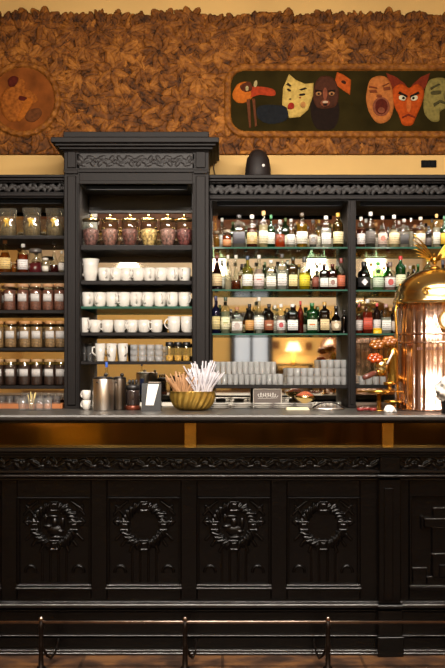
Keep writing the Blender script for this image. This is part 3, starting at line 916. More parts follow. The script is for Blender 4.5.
def cap_mat(c): return pbr('cap_'+c.strip('#'), tuple(int(c[i:i+2], 16)/255*.85 for i in (1, 3, 5)), .35, var=.1)
def make_bottle(name, cat, loc, r, h, kind='liquor', gl='clear', liq=None, fill=.6, lab=None, cap='#1a1614', emblem=None, label='', lz=(.12, .46), group=None, sq=None):
    t = thing(name, label, cat, loc, group)
    sqn = sq or (5.0 if kind == 'square' else 2.0)
    prof = bottle_profile(kind, r, h)
    x, y, z = loc
    P = [(a, z+b) for a, b in prof]
    neckr = prof[-1][0]
    MB().lathe(P, x, y, 20, sq=sqn, capt=False).build('glass_body', glass_mat(gl), t)
    if liq:
        fz = fill*h; L = []
        for i, (a, b_) in enumerate(prof):
            if b_ < fz: L.append((max(a-.0022, .001), max(b_, .003)))
            else:
                a0, b0 = prof[i-1]; tt = (fz-b0)/(b_-b0); L.append((max(a0+(a-a0)*tt-.0022, .001), fz)); break
        MB().lathe([(a, z+b_) for a, b_ in L], x, y, 18, sq=sqn).build('liquid', liquid_mat(liq), t)
    if kind == 'jar': cr, c0, c1 = .92*r, .845*h, h
    else: cr, c0, c1 = max(neckr*1.18, .006), h*.89 if kind != 'squat' else h*.84, h
    if cap:
        MB().lathe([(cr*.97, z+c0), (cr, z+c0+.002), (cr, z+c1-.002), (cr*.9, z+c1)], x, y, 14).build('stopper' if cap in ('#b98a58', '#c9a26a') else 'cap', M_cork if cap == '#b98a58' else cap_mat(cap), t)
    if lab:
        za, zb = z+lz[0]*h, z+lz[1]*h; q = MB(); rr = r*1.012+.0004
        mid = -PI/2; w_ = 1.15 if sqn == 2.0 else .74
        q.lathe([(rr, za), (rr+.0006, za), (rr+.0006, zb), (rr, zb), (rr, za)], x, y, 14, sq=sqn, a0=mid-w_, a1=mid+w_)
        lo = q.build('paper_label', label_mat(lab), t)
        if emblem:
            ec, es = emblem; zc = (za+zb)/2; er = r*.5
            kk = 4 if es == 'diamond' else 16
            dome_y = y-rr-.0016
            e = MB(); e.poly([(x+er*math.cos(2*PI*j/kk), zc+er*1.15*math.sin(2*PI*j/kk)) for j in range(kk)] if es != 'band' else
                             [(x-er, zc-.2*er), (x+er, zc-.2*er), (x+er, zc+.35*er), (x-er, zc+.35*er)], dome_y, dome_y+.004)
            e.build('printed_emblem', cap_mat(ec), lo)
    return t
_labels = set()
def fit(s):
    w_ = s.split()
    assert 4 <= len(w_) <= 16, s
    return s
def bottle_row(data, zshelf, yc, where, group):
    prev = None
    for d in data:
        xc, wd, yt, kind, gl, liq, fill, lab, cap, desc = d[:10]
        emb = d[10] if len(d) > 10 else None
        r = wd/2*yc/FP*1.07
        h = Z(yt, yc)-zshelf
        lb = desc+' '+where
        if lb in _labels or len(lb.split()) > 16: print('LABELCHECK', lb)
        _labels.add(lb)
        make_bottle('jar' if kind == 'jar' else 'bottle', 'jar' if kind == 'jar' else 'bottle', (X(xc, yc), yc, zshelf), r, h, kind, gl, liq, fill, lab, cap, emb, fit(lb), group=group)
YBt = 6.385
CK = '#b98a58'
mid1 = [
 (216.5, 6, 231, 'jar', 'clear', '#b8862e', .7, None, '#6a5a40', 'small jar of golden liquid'),
 (227, 8.5, 230, 'jar', 'clear', '#c25a1e', .7, '#c98a58', '#8a7a62', 'small squat jar of orange preserve'),
 (239, 12.5, 215, 'square', 'clear', '#a49a92', .5, '#4a4a52', '#1c1816', 'clear square bottle with dark label and black stopper'),
 (252, 10, 215, 'liquor', 'clear', '#7a2c12', .6, '#d8b878', '#cfc8bc', 'red-brown bottle with cream oval label', ('#b8863a', 'disc')),
 (263.5, 9, 211, 'liquor', 'clear', '#e0cfa0', .62, '#e8dcb8', '#b98a58', 'pale bottle with cream label and round cork'),
 (271, 7.5, 215, 'wine', '#2c6b3a', '#1e5a30', .5, '#e6e2d2', '#2a6a3c', 'green bottle with white label'),
 (280, 9.5, 220, 'squat', 'clear', '#d8571a', .48, None, '#8a8580', 'clear bottle of bright orange liqueur'),
 (291, 8, 219, 'liquor', 'clear', '#c8c0b0', .4, '#d8d4cc', '#9a948c', 'slim colourless bottle with pale label'),
 (302, 10.5, 213, 'liquor', 'clear', '#b58a1e', .68, '#ece6d4', '#3a2c18', 'golden whisky bottle with white lower label'),
 (313, 8.5, 220, 'bulb', 'clear', '#8a7f74', .5, '#a89c90', '#2a2420', 'rounded grey bottle with small medallion', ('#5a5048', 'disc')),
 (326, 10, 216, 'square', 'clear', '#dcd6ca', .6, '#e9e6de', '#d8d4cc', 'colourless square bottle with large white label'),
 (338, 10, 213, 'liquor', '#8a6a26', '#6a4a14', .6, '#efe2b0', '#c4952e', 'dark gold bottle with cream label'),
]
mid2 = [
 (217, 10, 255, 'taper', '#4a1e1a', '#4a1410', .55, '#dcc094', '#6a1c18', 'dark red bottle with beige label'),
 (228, 7, 255, 'wine', 'clear', '#e0d6c2', .3, None, '#e6dfd2', 'colourless tall bottle with white capsule'),
 (236, 9, 255, 'decanter', 'clear', '#8a3a14', .28, None, '#e2dcd0', 'flared cognac decanter of dark amber'),
 (247.5, 10, 256, 'wine', '#c8c46a', '#b4aa34', .55, '#f0ede4', '#46536a', 'yellow-green wine bottle with white label'),
 (259, 10, 255, 'taper', 'clear', '#e6d2cc', .6, '#ecdcd8', '#e4dcd4', 'frosted bottle with faint pink label', ('#c05a4a', 'band')),
 (271, 10, 260, 'square', 'clear', '#e2dccf', .55, '#efe9dc', '#e8e4da', 'colourless stubby bottle with broad white label'),
 (282, 9.5, 254, 'square', 'clear', '#dcd8d0', .55, '#ece6e0', '#5a5654', 'colourless square bottle with grey neck'),
 (293, 9, 257, 'square', '#8a6a2e', '#6a4a16', .6, '#ead89a', '#2a2c1c', 'olive brown square bottle with long cream label'),
 (304.5, 10.5, 257, 'squat', 'clear', '#e6cc12', .52, '#e8d434', '#4a4a46', 'bright yellow liqueur bottle'),
 (315.5, 6.5, 262, 'liquor', 'clear', '#7a2a1c', .5, '#8a4a3a', '#b8b0a8', 'small reddish bottle'),
 (324, 8.5, 264, 'square', '#3a2018', '#2a140e', .6, '#f2eee6', '#3a2a22', 'dark square bottle with tall white label'),
 (332.5, 8.5, 264, 'square', '#6a2416', '#5a1a0e', .6, '#efe6dc', '#6a2a1e', 'brown square bottle with tall white label and round emblem', ('#8a5a4a', 'disc')),
 (341, 8, 258, 'squat', 'clear', '#7c2a16', .5, '#c86a4a', '#8a3a34', 'dark red amber bottle with orange label'),
]
mid3 = [
 (215.8, 8.5, 296, 'wine', '#3a3a7a', '#2a2860', .5, '#d8c48a', '#2c2c60', 'violet blue bottle with beige label'),
 (225.5, 8.5, 297, 'liquor', 'clear', '#c9cdb0', .6, '#efe8c0', '#1c3a24', 'clear bottle with green neck and cream label', ('#a8b060', 'band')),
 (237, 11, 307, 'square', 'clear', '#ddd4c8', .55, '#e4dcd6', '#b07a52', 'clear flat bottle with pale oval label', ('#b8a8a0', 'disc')),
 (249.5, 8.5, 304, 'liquor', '#2a1a14', '#1c0e0a', .6, '#d09a58', '#141010', 'black-brown bottle with tan label'),
 (259, 9.5, 297, 'bulb', 'clear', '#e8e4dc', .5, '#f0ece6', '#dcd8d0', 'white-labelled bulbous bottle with tall neck'),
 (269, 9, 304, 'liquor', '#33201a', '#22120c', .6, '#a05a3a', '#14100e', 'near-black bottle with red-brown slanted label', ('#d8c8a8', 'band')),
 (281, 8.5, 304, 'liquor', 'clear', '#d8c8c0', .6, '#ece4e0', '#e4e0dc', 'clear bottle with red and white label', ('#b8303a', 'disc')),
 (292.5, 11, 304, 'square', '#2c1c18', '#241210', .6, '#f0ecea', '#e8e4e0', 'dark broad bottle with square white label'),
 (300.5, 5.5, 301, 'liquor', '#a03a2a', '#7a2a1a', .5, None, '#c8342c', 'narrow bottle with red cap'),
 (312, 10.5, 303, 'square', '#2a8a4a', '#1e7038', .6, '#e6ead0', '#2c7a44', 'bright green square bottle with orange banded label', ('#e07a2a', 'band')),
 (324.5, 9.5, 302, 'square', '#2a1c16', '#1e120c', .6, '#e0c896', '#c89a4a', 'dark brown bottle with beige label and gold cap'),
 (336, 9.5, 306, 'bulb', '#241610', '#1a0e08', .6, '#c8b090', '#1a1410', 'dark rounded bottle with small round cream label', ('#efe4c8', 'disc')),
 (344, 5, 310, 'liquor', '#2a1a16', '#1e100c', .5, None, '#1c1614', 'thin dark bottle against the post'),
]
right1 = [
 (361, 8, 217, 'liquor', 'clear', '#8a3a20', .6, '#e8e0dc', '#c8c0b8', 'red-brown bottle with white label'),
 (370.5, 9.5, 212, 'liquor', 'clear', '#5c5048', .55, '#6a625c', '#dcd8d2', 'tall smoky bottle with dark label'),
 (382.5, 9, 216, 'taper', 'clear', '#d8ccc4', .5, '#e0c4b4', '#d0c8c0', 'tapering clear bottle with pinkish emblem', ('#b86a4a', 'disc')),
 (394, 10, 215, 'taper', 'clear', '#e0d0a8', .55, '#ead4a8', '#d8d4cc', 'clear bottle with large cream label'),
 (404, 9, 219, 'square', 'clear', '#c8c0b6', .55, '#3c3a3a', '#a8a29a', 'clear square bottle with black banded label'),
 (411, 5, 218, 'liquor', 'clear', '#d8d0c0', .55, None, '#c0b8ae', 'narrow clear bottle'),
 (420.5, 9, 217, 'liquor', 'clear', '#d8b070', .55, '#efdcc0', '#c8b8a0', 'clear bottle with peach-cream label'),
 (428.5, 6, 226, 'liquor', '#4a403c', '#3a302c', .6, '#5a504c', '#2a2422', 'slim dark bottle with ringed label'),
 (436.5, 7, 214, 'liquor', 'clear', '#e0d6c0', .6, '#f0ead8', '#b98a58', 'tall white-labelled bottle with cork'),
 (444.5, 8, 216, 'wine', '#2c7a4a', '#2a6a3a', .5, '#e8b830', '#2c6a44', 'green bottle with yellow label'),
 (455, 9, 218, 'liquor', 'clear', '#a86a2c', .6, '#e8dcc0', '#3a3026', 'amber bottle at the frame edge with ivory label'),
]
right2 = [
 (364, 12, 262, 'squat', '#1c1a1a', '#141212', .5, '#201e20', '#181616', 'black round bottle with white diamond label', ('#f0ecf0', 'diamond')),
 (378, 10.5, 262, 'liquor', '#b0d4a0', '#a8cc98', .5, '#c8d8c0', '#3cb43a', 'pale green bottle with bright green neck'),
 (390, 10.5, 262, 'squat', 'clear', '#d8b4ac', .5, '#ece4e4', '#7a6a64', 'clear rounded bottle with red mark', ('#c03830', 'disc')),
 (400.5, 9.5, 256, 'liquor', '#1e8a3a', '#1a7a34', .6, '#e8e4c0', '#d02a2a', 'green bottle with red cap and pale label'),
 (410, 7.5, 266, 'liquor', 'clear', '#e0d8d0', .5, '#e8e0dc', '#b4a89c', 'small clear bottle'),
 (418, 8, 264, 'wine', '#2e8a3c', '#2a7a38', .5, '#d8d8b0', '#2a6a34', 'green bottle half hidden behind brass dome'),
 (428, 9, 258, 'liquor', '#b8a43a', '#a8943a', .6, '#e0d080', '#e0c030', 'yellow-topped bottle half hidden behind brass dome'),
 (443, 9, 260, 'squat', '#5a5a6a', '#4a4a5a', .5, '#c8c4cc', '#4a4854', 'blue-grey squat bottle behind brass eagle'),
]
right3 = [
 (359, 6.5, 304, 'liquor', 'clear', '#b84a3a', .5, '#d8ccc4', '#8a2a24', 'narrow bottle with faint pink label'),
 (367.5, 9.5, 299, 'square', 'clear', '#b8301a', .62, '#c84a30', '#e0dcd4', 'orange-red aperitif bottle'),
 (377, 7, 303, 'liquor', '#5a3a34', '#4a2a24', .6, '#e0d8d4', '#c8282c', 'brown bottle with red cap'),
 (386, 9.5, 304, 'square', 'clear', '#e6e2d8', .55, '#ece8e2', '#b08a84', 'whitish square bottle'),
 (394, 5.5, 306, 'liquor', '#6a4a3a', '#5a3a2a', .5, '#c8b8a8', '#3a2a24', 'thin brown bottle beside copper machine'),
 (407, 9, 303, 'liquor', '#3a6a3a', '#2e5a30', .5, '#d8d4b8', '#7a5a30', 'green bottle hidden behind copper boiler'),
 (425, 9, 303, 'liquor', 'clear', '#b08040', .5, '#e0d4c0', '#5a4430', 'amber bottle hidden behind copper boiler'),
]
bottle_row(mid1, MSH[0], YBt, 'on top shelf, middle bay', 'bottles on the top glass shelf of the middle bay')
bottle_row(mid2, MSH[1], YBt, 'on second shelf, middle bay', 'bottles on the second glass shelf of the middle bay')
bottle_row(mid3, MSH[2], YBt, 'on third shelf, middle bay', 'bottles on the third glass shelf of the middle bay')
bottle_row(right1, RSH[0], YBt, 'on top shelf, right bay', 'bottles on the top glass shelf of the right bay')
bottle_row(right2, RSH[1], YBt, 'on second shelf, right bay', 'bottles on the second glass shelf of the right bay')
bottle_row(right3, RSH[2], YBt, 'on third shelf, right bay', 'bottles on the third glass shelf of the right bay')
# back rows, seen between the front bottles
def back_row(xs, zshelf, ytop, where, front):
    looks = [('clear', '#e0dcd0', '#e8e4d8', '#d8d4cc', 'clear'), ('clear', '#a8682a', '#d8c8a0', '#3a2a20', 'amber'), ('#4a3424', '#3a2014', '#c8b48a', '#2a2018', 'brown'),
             ('clear', '#d8c8b4', '#e0d4c4', '#b98a58', 'pale'), ('#5a7a4a', '#4a6a3a', '#d8d8c0', '#5a6a3a', 'olive green'), ('clear', '#c8a040', '#e8e0c8', '#a8822c', 'golden')]
    for i, px in enumerate(xs):
        gl, lq, lb_, cp, nm = looks[(i*5+int(px)) % 6]
        fd = min(front, key=lambda d: abs(d[0]-px*1.0))
        kd = ['liquor', 'square', 'wine', 'taper'][i % 4]
        yc = 6.53
        # short words for the neighbour in front
        nb = fd[9].replace(' half hidden behind brass dome', '').replace(' behind brass eagle', '').replace(' hidden behind copper boiler', '').replace(' at the frame edge', '')
        nb = ' '.join(nb.split()[:5])
        while nb.split()[-1] in ('with', 'and', 'of', 'white-labelled', 'against', 'the', 'beside', 'large', 'small', 'tall', 'dark', 'cream', 'round', 'square', 'long', 'faint', 'broad', 'lower'): nb = ' '.join(nb.split()[:-1])
        lb2 = nm+' bottle behind '+nb+', '+where
        if lb2 in _labels: lb2 = 'second '+lb2
        if len(lb2.split()) > 16: lb2 = ' '.join(lb2.split()[:16]); print('LONG', lb2)
        if lb2 in _labels: print('LABELCHECK', lb2)
        _labels.add(lb2)
        r = 7.6/2*yc/FP
        make_bottle('bottle', 'bottle', (X(px, yc), yc, zshelf), r, Z(ytop+(i*7 % 5)*2, yc)-zshelf, kd, gl, lq, .5+.08*(i % 3), lb_, cp, None, fit(lb2), group='bottles in the back rows of the glass shelves')
back_row([222, 233, 246, 257, 275.5, 285.5, 297, 308, 319, 332], MSH[0], 218, 'top shelf middle bay', mid1)
back_row([222, 242, 253, 265, 276.5, 287.5, 299, 309.5, 320, 337], MSH[1], 260, 'second shelf middle bay', mid2)
back_row([220, 231, 243, 254.5, 264.5, 275, 287, 305, 318, 330], MSH[2], 305, 'third shelf middle bay', mid3)
back_row([366, 376, 388, 399, 415, 432, 441], RSH[0], 219, 'top shelf right bay', right1)
back_row([371, 384, 395, 405, 414, 434], RSH[1], 263, 'second shelf right bay', right2)
back_row([363, 372, 381.5, 390.5, 400], RSH[2], 306, 'third shelf right bay', right3)

# small yellow tin on the third right shelf
# ------------------------------------------------------------------ left cabinet contents
YL = 6.40
M_cello = glass('cellophane', '#e0d8c4', .05, .5, .6)
M_sweet = pbr('dark_wrapped_sweets', '#5b5340', .35, var=.6, vscale=90, bump=.4, bscale=120)
M_rib = pbr('yellow_ribbon', '#d9b23c', .4)
def gift_bag(px, w, py0, py1, label):
    cx = X(px, YL); z0 = LSH[0]; hw = w/2*YL/FP; h = Z(py0, YL)-z0
    t = thing('gift_bag', label, 'gift bag', (cx, YL, z0), 'cellophane gift bags on the top left shelf')
    prof = [(hw*.80, z0), (hw*.95, z0+h*.08), (hw*.98, z0+h*.45), (hw*.86, z0+h*.62), (hw*.92, z0+h*.75), (hw*1.04, z0+h)]
    MB().lathe(prof, cx, YL, 20, sq=3.2, capt=False, rf=lambda a, z: 1+.04*math.sin(a*7+z*60), sy=.7).build('cellophane_wrap', M_cello, t)
    MB().lathe([(hw*.7, z0+.002), (hw*.85, z0+h*.1), (hw*.8, z0+h*.38), (hw*.5, z0+h*.5)], cx, YL, 16, sq=3, rf=lambda a, z: 1+.05*math.sin(a*9+z*150), sy=.7).build('sweets', M_sweet, t)
    q = MB(); zc = z0+h*.55; yf = YL-hw*.70
    for s in (-1, 1):
        q.tube([(cx, yf, zc), (cx+s*.010, yf-.006, zc+.012), (cx+s*.017, yf-.004, zc+.004), (cx+s*.010, yf-.004, zc-.006), (cx, yf, zc)], .0032, 6)
        q.tube([(cx, yf, zc), (cx+s*.006, yf-.005, zc-.018), (cx+s*.010, yf-.003, zc-.034)], .0028, 6)
    q.sphere((cx, yf-.003, zc), .006)
    q.build('ribbon_bow', M_rib, t)
gift_bag(8, 17, 209, 235, 'cellophane gift bag with yellow bow, leftmost of three on top shelf')
gift_bag(32, 18, 208.5, 235, 'cellophane gift bag with yellow bow, middle of three on top shelf')
gift_bag(55, 18, 209, 235, 'cellophane gift bag with yellow bow, rightmost of three beside central cabinet')
left2 = [
 (5, 12, 240, 'taper', 'clear', '#b8661a', .62, '#e8c880', CK, 'amber decanter bottle with yellow label and cork'),
 (14, 5, 262, 'jar', 'clear', '#c87a1a', .7, None, '#b08a50', 'tiny jar of amber liquid'),
 (23, 10, 244, 'liquor', 'clear', '#b84a20', .64, '#f0eae6', '#c8c2bc', 'clear red-orange bottle with small white label'),
 (35.5, 13, 249, 'jar', 'clear', '#a8404a', .4, None, '#5a5450', 'round stoppered jar of pink liquid'),
 (45.5, 6, 258, 'jar', 'clear', '#e0d8c0', .6, '#ece6d8', '#d8d0c0', 'small pale jar with white label'),
 (54, 9, 241, 'decanter', 'clear', '#6a1c18', .25, None, '#3a3430', 'thin-necked carafe of dark red liquor'),
 (61.5, 5.5, 251, 'liquor', 'clear', '#c8c0b4', .5, '#e6e0d8', '#d8d4cc', 'slim clear bottle next to central cabinet'),
 (-9, 10, 246, 'liquor', 'clear', '#8a4a1a', .6, '#e8dcc0', '#2a2420', 'brown bottle at the picture edge'),
]
bottle_row(left2, LSH[1], YL, 'on second left shelf', 'bottles on the second shelf of the left cabinet')
def make_jar_proto(name, cont, lid, r, h):
    t = thing(name, 'x', 'jar')
    MB().lathe([(r*.93, 0), (r, .004), (r, h*.80), (r*.88, h*.86), (r*.88, h*.9)], 0, 0, 20, capt=False).build('glass_body', M_glass, t)
    MB().lathe([(r*.88, .003), (r*.94, .007), (r*.95, h*.76), (r*.5, h*.78)], 0, 0, 18).build('contents', cont, t)
    MB().lathe([(r*.9, h*.885), (r*.93, h*.89), (r*.93, h*.985), (r*.88, h)], 0, 0, 20).build('lid', lid, t)
    q = MB(); rr = r*1.012
    q.lathe([(rr, h*.34), (rr+.0006, h*.34), (rr+.0006, h*.62), (rr, h*.62), (rr, h*.34)], 0, 0, 10, a0=-PI/2-.72, a1=-PI/2+.72)
    q.build('paper_label', label_mat('#d6d2ce', '#6a6468', .5), t)
    return Series(t)
def ground(name, c, v=.6): return pbr(name, c, .5, var=v, vscale=110, bump=.5, bscale=200)
rows = [
 (2, 284, '#6c4032', [-5, 10, 23, 36, 48, 60], 'red-brown', 'jar_of_spice', '#a9805a'),
 (3, 321, '#8a6a48', [-2, 11, 25, 37, 50.5, 61], 'light brown', 'jar_of_tea', '#b0804e'),
 (4, 359, '#3a241c', [-2, 11, 24.5, 37, 49.5, 61], 'dark brown', 'jar_of_coffee', '#a8865e')]
for si, pyt, col, xs, word, nm, lidc in rows:
    hh = Z(pyt, YL)-LSH[si]
    pr = make_jar_proto('labelled_jar', ground(nm, col), pbr('wooden_lid_'+word.replace(' ', '_'), lidc, .6, var=.15, vscale=40), 6.1*YL/FP, hh)
    n_ = len(xs)
    for i, px in enumerate(xs):
        pr.put((X(px, YL), YL-.01*(i % 2), LSH[si]), fit('glass jar of %s contents with white label, %s on %s left shelf' % (word, nth(i, n_), ORD[si])), group='jars of %s contents on the left cabinet' % word)
    for i, px in enumerate(xs[:-1]):     # second rank behind
        if si == 2 and i % 2: continue
        pr.put((X((px+xs[i+1])/2, YL), YL+.13, LSH[si]), fit('%s jar in rear rank, %s on %s left shelf' % (word, nth(i, n_-1), ORD[si])), group='jars of %s contents on the left cabinet' % word)

# ------------------------------------------------------------------ centre cabinet contents
YCc = 6.32
M_candy = [pbr('red_brown_sweets', '#8a4034', .4, var=.7, vscale=120, bump=.6, bscale=140), pbr('golden_sweets', '#c89a4a', .4, var=.5, vscale=120, bump=.6, bscale=140)]
cand = [(91, 0, 'dark red'), (110, 0, 'red-brown'), (130, 0, 'deep brown-red'), (149, 1, 'golden'), (168, 0, 'pinkish brown'), (184.5, 0, 'wine red')]
cols_c = ['#6e4a46', '#7e564c', '#643c36', '#b89860', '#866058', '#6a3a38']
for i, (px, k, w_) in enumerate(cand):
    r = 8.6*YCc/FP; z0 = CSH['top']; h = Z(214, YCc)-z0; cx = X(px, YCc)
    t = thing('candy_jar', fit('glass sweet jar with gold lid and %s sweets, %s of the six' % (w_, nth(i, 6))), 'jar', (cx, YCc, z0), 'sweet jars with gold lids')
    MB().lathe([(r*.55, z0), (r*.6, z0+.004), (r*.8, z0+h*.12), (r*.97, z0+h*.3), (r, z0+h*.5), (r*.97, z0+h*.72), (r*.93, z0+h*.78)], cx, YCc, 24, capt=False).build('glass_bowl', M_glass, t)
    MB().lathe([(r*.5, z0+.004), (r*.72, z0+h*.13), (r*.9, z0+h*.3), (r*.92, z0+h*.5), (r*.4, z0+h*.56)], cx, YCc, 18, rf=lambda a, z: 1+.03*math.sin(a*11+z*300)).build('sweets', pbr('sweets_'+w_.replace(' ', '_'), cols_c[i], .35, var=.95, vscale=75, bump=.9, bscale=90), t)
    l = MB().lathe([(r*1.0, z0+h*.78), (r*1.05, z0+h*.79), (r*1.03, z0+h*.83), (r*.75, z0+h*.87), (r*.25, z0+h*.89)], cx, YCc, 24).build('lid', M_gold, t)
    MB().lathe([(.005, z0+h*.885), (.004, z0+h*.91), (.011, z0+h*.94), (.011, z0+h*.97), (.003, z0+h)], cx, YCc, 12).build('knob', M_gold, l)
# small white dishes between the candy jars
dish = thing('small_dish', 'x', 'dish')
MB().lathe([(.018, 0), (.02, .003), (.026, .012), (.03, .022), (.028, .022), (.018, .006), (.001, .005)], 0, 0, 18, capb=True).build('bowl', M_china, dish)
ds = Series(dish)
for i, px in enumerate((120, 139.5, 158.5)):
    ds.put((X(px, 6.47), 6.47, CSH['top']), fit('small white dish between sweet jars, %s on the top shelf' % nth(i, 3)), group='white dishes behind the sweet jars')

def cup_proto(name, r, h, cat='cup', hs=1.0):
    t = thing(name, 'x', cat)
    MB().lathe([(r*.66, 0), (r*.7, .003), (r*.9, h*.15), (r*.97, h*.5), (r*.98, h), (r*.91, h), (r*.86, h*.5), (r*.6, h*.12), (.001, h*.1)], 0, 0, 22).build('bowl', M_china, t)
    pts = []
    for j in range(9):
        a = -PI/2+PI*j/8
        pts.append((r*.9+math.cos(a)*h*.30*hs, 0, h*.55+math.sin(a)*h*.30))
    MB().tube(pts, .0042, 7).build('handle', M_china, t)
    return Series(t)
def row(series, xs, y, z, word, where, group, rots=None):
    for i, px in enumerate(xs):
        rz = (rots[i % len(rots)] if rots else PI+.5)
        series.put((X(px, y), y, z), fit('%s, %s %s' % (word, nth(i, len(xs)), where)), rz, group)
rots = [-1.2, -1.9, -.9, -2.4, -1.4, -2.0]
cA = cup_proto('cup', 6.3*YCc/FP, Z(268, YCc)-CSH['cupA'])
row(cA, [104.5, 115.5, 126.5, 138, 149.5, 161, 172.5, 184.5], YCc, CSH['cupA'], 'white china cup', 'in front row below the sweet jars', 'cups on the second shelf', rots)
row(cA, [118, 130, 142, 154, 166, 178], YCc+.14, CSH['cupA'], 'white china cup', 'in rear row below the sweet jars', 'cups on the second shelf', rots)
cB = cup_proto('cup', 6.3*YCc/FP, Z(292.5, YCc)-CSH['cupB'])
row(cB, [88, 100, 112, 124, 136, 148, 160, 172, 184.5], YCc, CSH['cupB'], 'white cup', 'on the green glass cup shelf', 'cups on the glass shelf', rots)
row(cB, [96, 108, 120, 132, 144, 156, 168, 180], YCc+.14, CSH['cupB'], 'white cup', 'in rear row of glass cup shelf', 'cups on the glass shelf', rots)
cC = cup_proto('cup', 6.2*YCc/FP, Z(320, YCc)-CSH['cupC'])
row(cC, [95, 107.5, 120, 132, 144, 156.5], YCc, CSH['cupC'], 'white handled cup', 'of six on wooden shelf above the mugs', 'cups on the shelf above the mugs', [-.4, -2.6, -.6, -2.2])
cD = cup_proto('cup', 6.4*YCc/FP, Z(316.5, YCc)-CSH['cupC'])
row(cD, [174, 187], YCc, CSH['cupC'], 'taller white cup', 'of two at right end above mugs', 'taller cups above the mugs', [-2.6, -.6])
cE = cup_proto('cup', 4.4*YCc/FP, Z(318, YCc)-CSH['cupC'])
row(cE, [85], YCc-.02, CSH['cupC'], 'narrow white cup', 'on shelf above the mugs', 'taller cups above the mugs', [-.8])
# tilted stack of bowls at the left of cup shelf A
t = thing('pitcher', 'large white china pitcher leaning at the left of the cup shelf', 'pitcher', (X(90.5, YCc), YCc, CSH['cupA']))
r = 8*YCc/FP; z0 = CSH['cupA']; h = Z(259, YCc)-z0; cx = X(90.5, YCc)
MB().lathe([(r*.62, z0), (r*.7, z0+.004), (r*.92, z0+h*.4), (r*.9, z0+h*.7), (r*1.02, z0+h), (r*.96, z0+h), (r*.82, z0+h*.6), (.001, z0+h*.1)], cx, YCc, 24,
           rf=lambda a, z: 1+.12*math.exp(-((a-.1) % (2*PI))**2*4)*(z-z0)/h).build('body', M_china, t)
MB().tube([(cx-r*.8, YCc, z0+h*.8), (cx-r*1.15, YCc-.005, z0+h*.72), (cx-r*1.15, YCc-.005, z0+h*.4), (cx-r*.85, YCc, z0+h*.25)], .005, 8).build('handle', M_china, t)

# tall mugs, tumblers and jars on the mug shelf
mg = thing('mug', 'x', 'mug')
r = 5.4*YCc/FP; h = Z(343.5, YCc)-CSH['mug']
MB().lathe([(r*.66, 0), (r*.7, .003), (r*.84, h*.4), (r, h), (r*.93, h), (r*.7, h*.2), (.001, h*.1)], 0, 0, 22).build('bowl', M_china, mg)
MB().tube([(-r*.85, 0, h*.8), (-r*1.45, 0, h*.78), (-r*1.5, 0, h*.5), (-r*.75, 0, h*.3)], .005, 8).build('handle', M_china, mg)
ms = Series(mg)
for i, px in enumerate((100.3, 111.5, 122.8)):
    ms.put((X(px, YCc), YCc, CSH['mug']), fit('tall white tapered mug, %s of three on the lowest cabinet shelf' % nth(i, 3)), [0.1, .2, 0.3][i]*0+[-.0, 1.2, 2.2][i], 'tall white mugs')
def tumbler(name, r, h, cat='glass', clear=False):
    t = thing(name, 'x', cat)
    o = MB().lathe([(r*.86, 0), (r*.9, .002), (r, h), (r*.93, h), (r*.8, .006), (.001, .006)], 0, 0, 16)
    o.build('bowl', glass('thin_clear_glass', '#ffffff', .06, .4, .9) if clear else glass('tumbler_glass', '#ffffff', .26, .35, .8), t)
    return Series(t)
hT = (Z(344.5, YCc)-CSH['mug'])/3
tb = tumbler('tumbler', 4.0*YCc/FP, hT-.001)
for lv in range(3):
    for i, px in enumerate((134, 142.3, 150.6, 158.9)):
        tb.put((X(px, YCc), YCc, CSH['mug']+lv*hT), fit('clear tumbler, %s in the %s tier beside the white mugs' % (nth(i, 4), ('bottom', 'middle', 'top')[lv])), group='tumblers stacked beside the mugs')
sg = tumbler('drinking_glass', 3.2*YCc/FP, Z(343, YCc)-CSH['mug'], clear=True)
for i, px in enumerate((83.5, 90)):
    sg.put((X(px, YCc+.06), YCc+.06, CSH['mug']), fit('narrow clear glass at the %s, left of the tall white mugs' % ('far left' if i == 0 else 'second place')), group='narrow glasses left of the mugs')
dj = thing('storage_jar', 'x', 'jar')
r = 4.0*YCc/FP; h = Z(342, YCc)-CSH['mug']
MB().lathe([(r*.9, 0), (r, .004), (r, h*.8), (r*.9, h*.84)], 0, 0, 16, capt=False).build('glass_body', M_glass, dj)
MB().lathe([(r*.96, h*.78), (r, h*.8), (r, h*.98), (r*.9, h)], 0, 0, 16).build('lid', M_black, dj)
MB().lathe([(r*.85, .003), (r*.93, .008), (r*.93, h*.3), (r*.5, h*.32)], 0, 0, 16).build('contents', ground('amber_powder', '#c09040'), dj)
djs = Series(dj)
for i, px in enumerate((169.5, 178, 186.5)):
    djs.put((X(px, YCc), YCc, CSH['mug']), fit('small glass jar with black lid, %s of three on mug shelf' % nth(i, 3)), group='black lidded jars on the mug shelf')

# ------------------------------------------------------------------ tumblers on the wooden shelf of the middle bay
YT = 6.40
zs = MSH[3]
hL = Z(374, YT)-zs; hU = Z(361.5, YT)-zs-hL
tl = tumbler('tumbler', 2.75*YT/FP, hL-.001)
for rk in range(2):
    for i in range(12):
        px = 219+i*5.6
        tl.put((X(px, YT), YT+.085*rk, zs), fit('clear tumbler, %s in lower tier, %s rank, left glass block' % (nth(i, 12), ('front', 'rear')[rk])), group='left block of tumblers in the middle bay')
tu = tumbler('tumbler', 2.75*YT/FP, hU-.001)
for i in range(11):
    tu.put((X(216+i*5.6+1.5, YT), YT, zs+hL), fit('clear tumbler, %s in upper tier, left glass block' % nth(i, 11)), group='left block of tumblers in the middle bay')
hL2 = (Z(368, YT)-zs)/2
tr_ = tumbler('stacked_glass', 3.3*YT/FP, hL2-.001)
for lv in range(2):
    for i in range(9):
        tr_.put((X(290.5+i*6.7, YT), YT, zs+lv*hL2), fit('small clear glass, %s in %s tier, right glass block' % (nth(i, 9), ('lower', 'upper')[lv])), group='right block of small glasses in the middle bay')
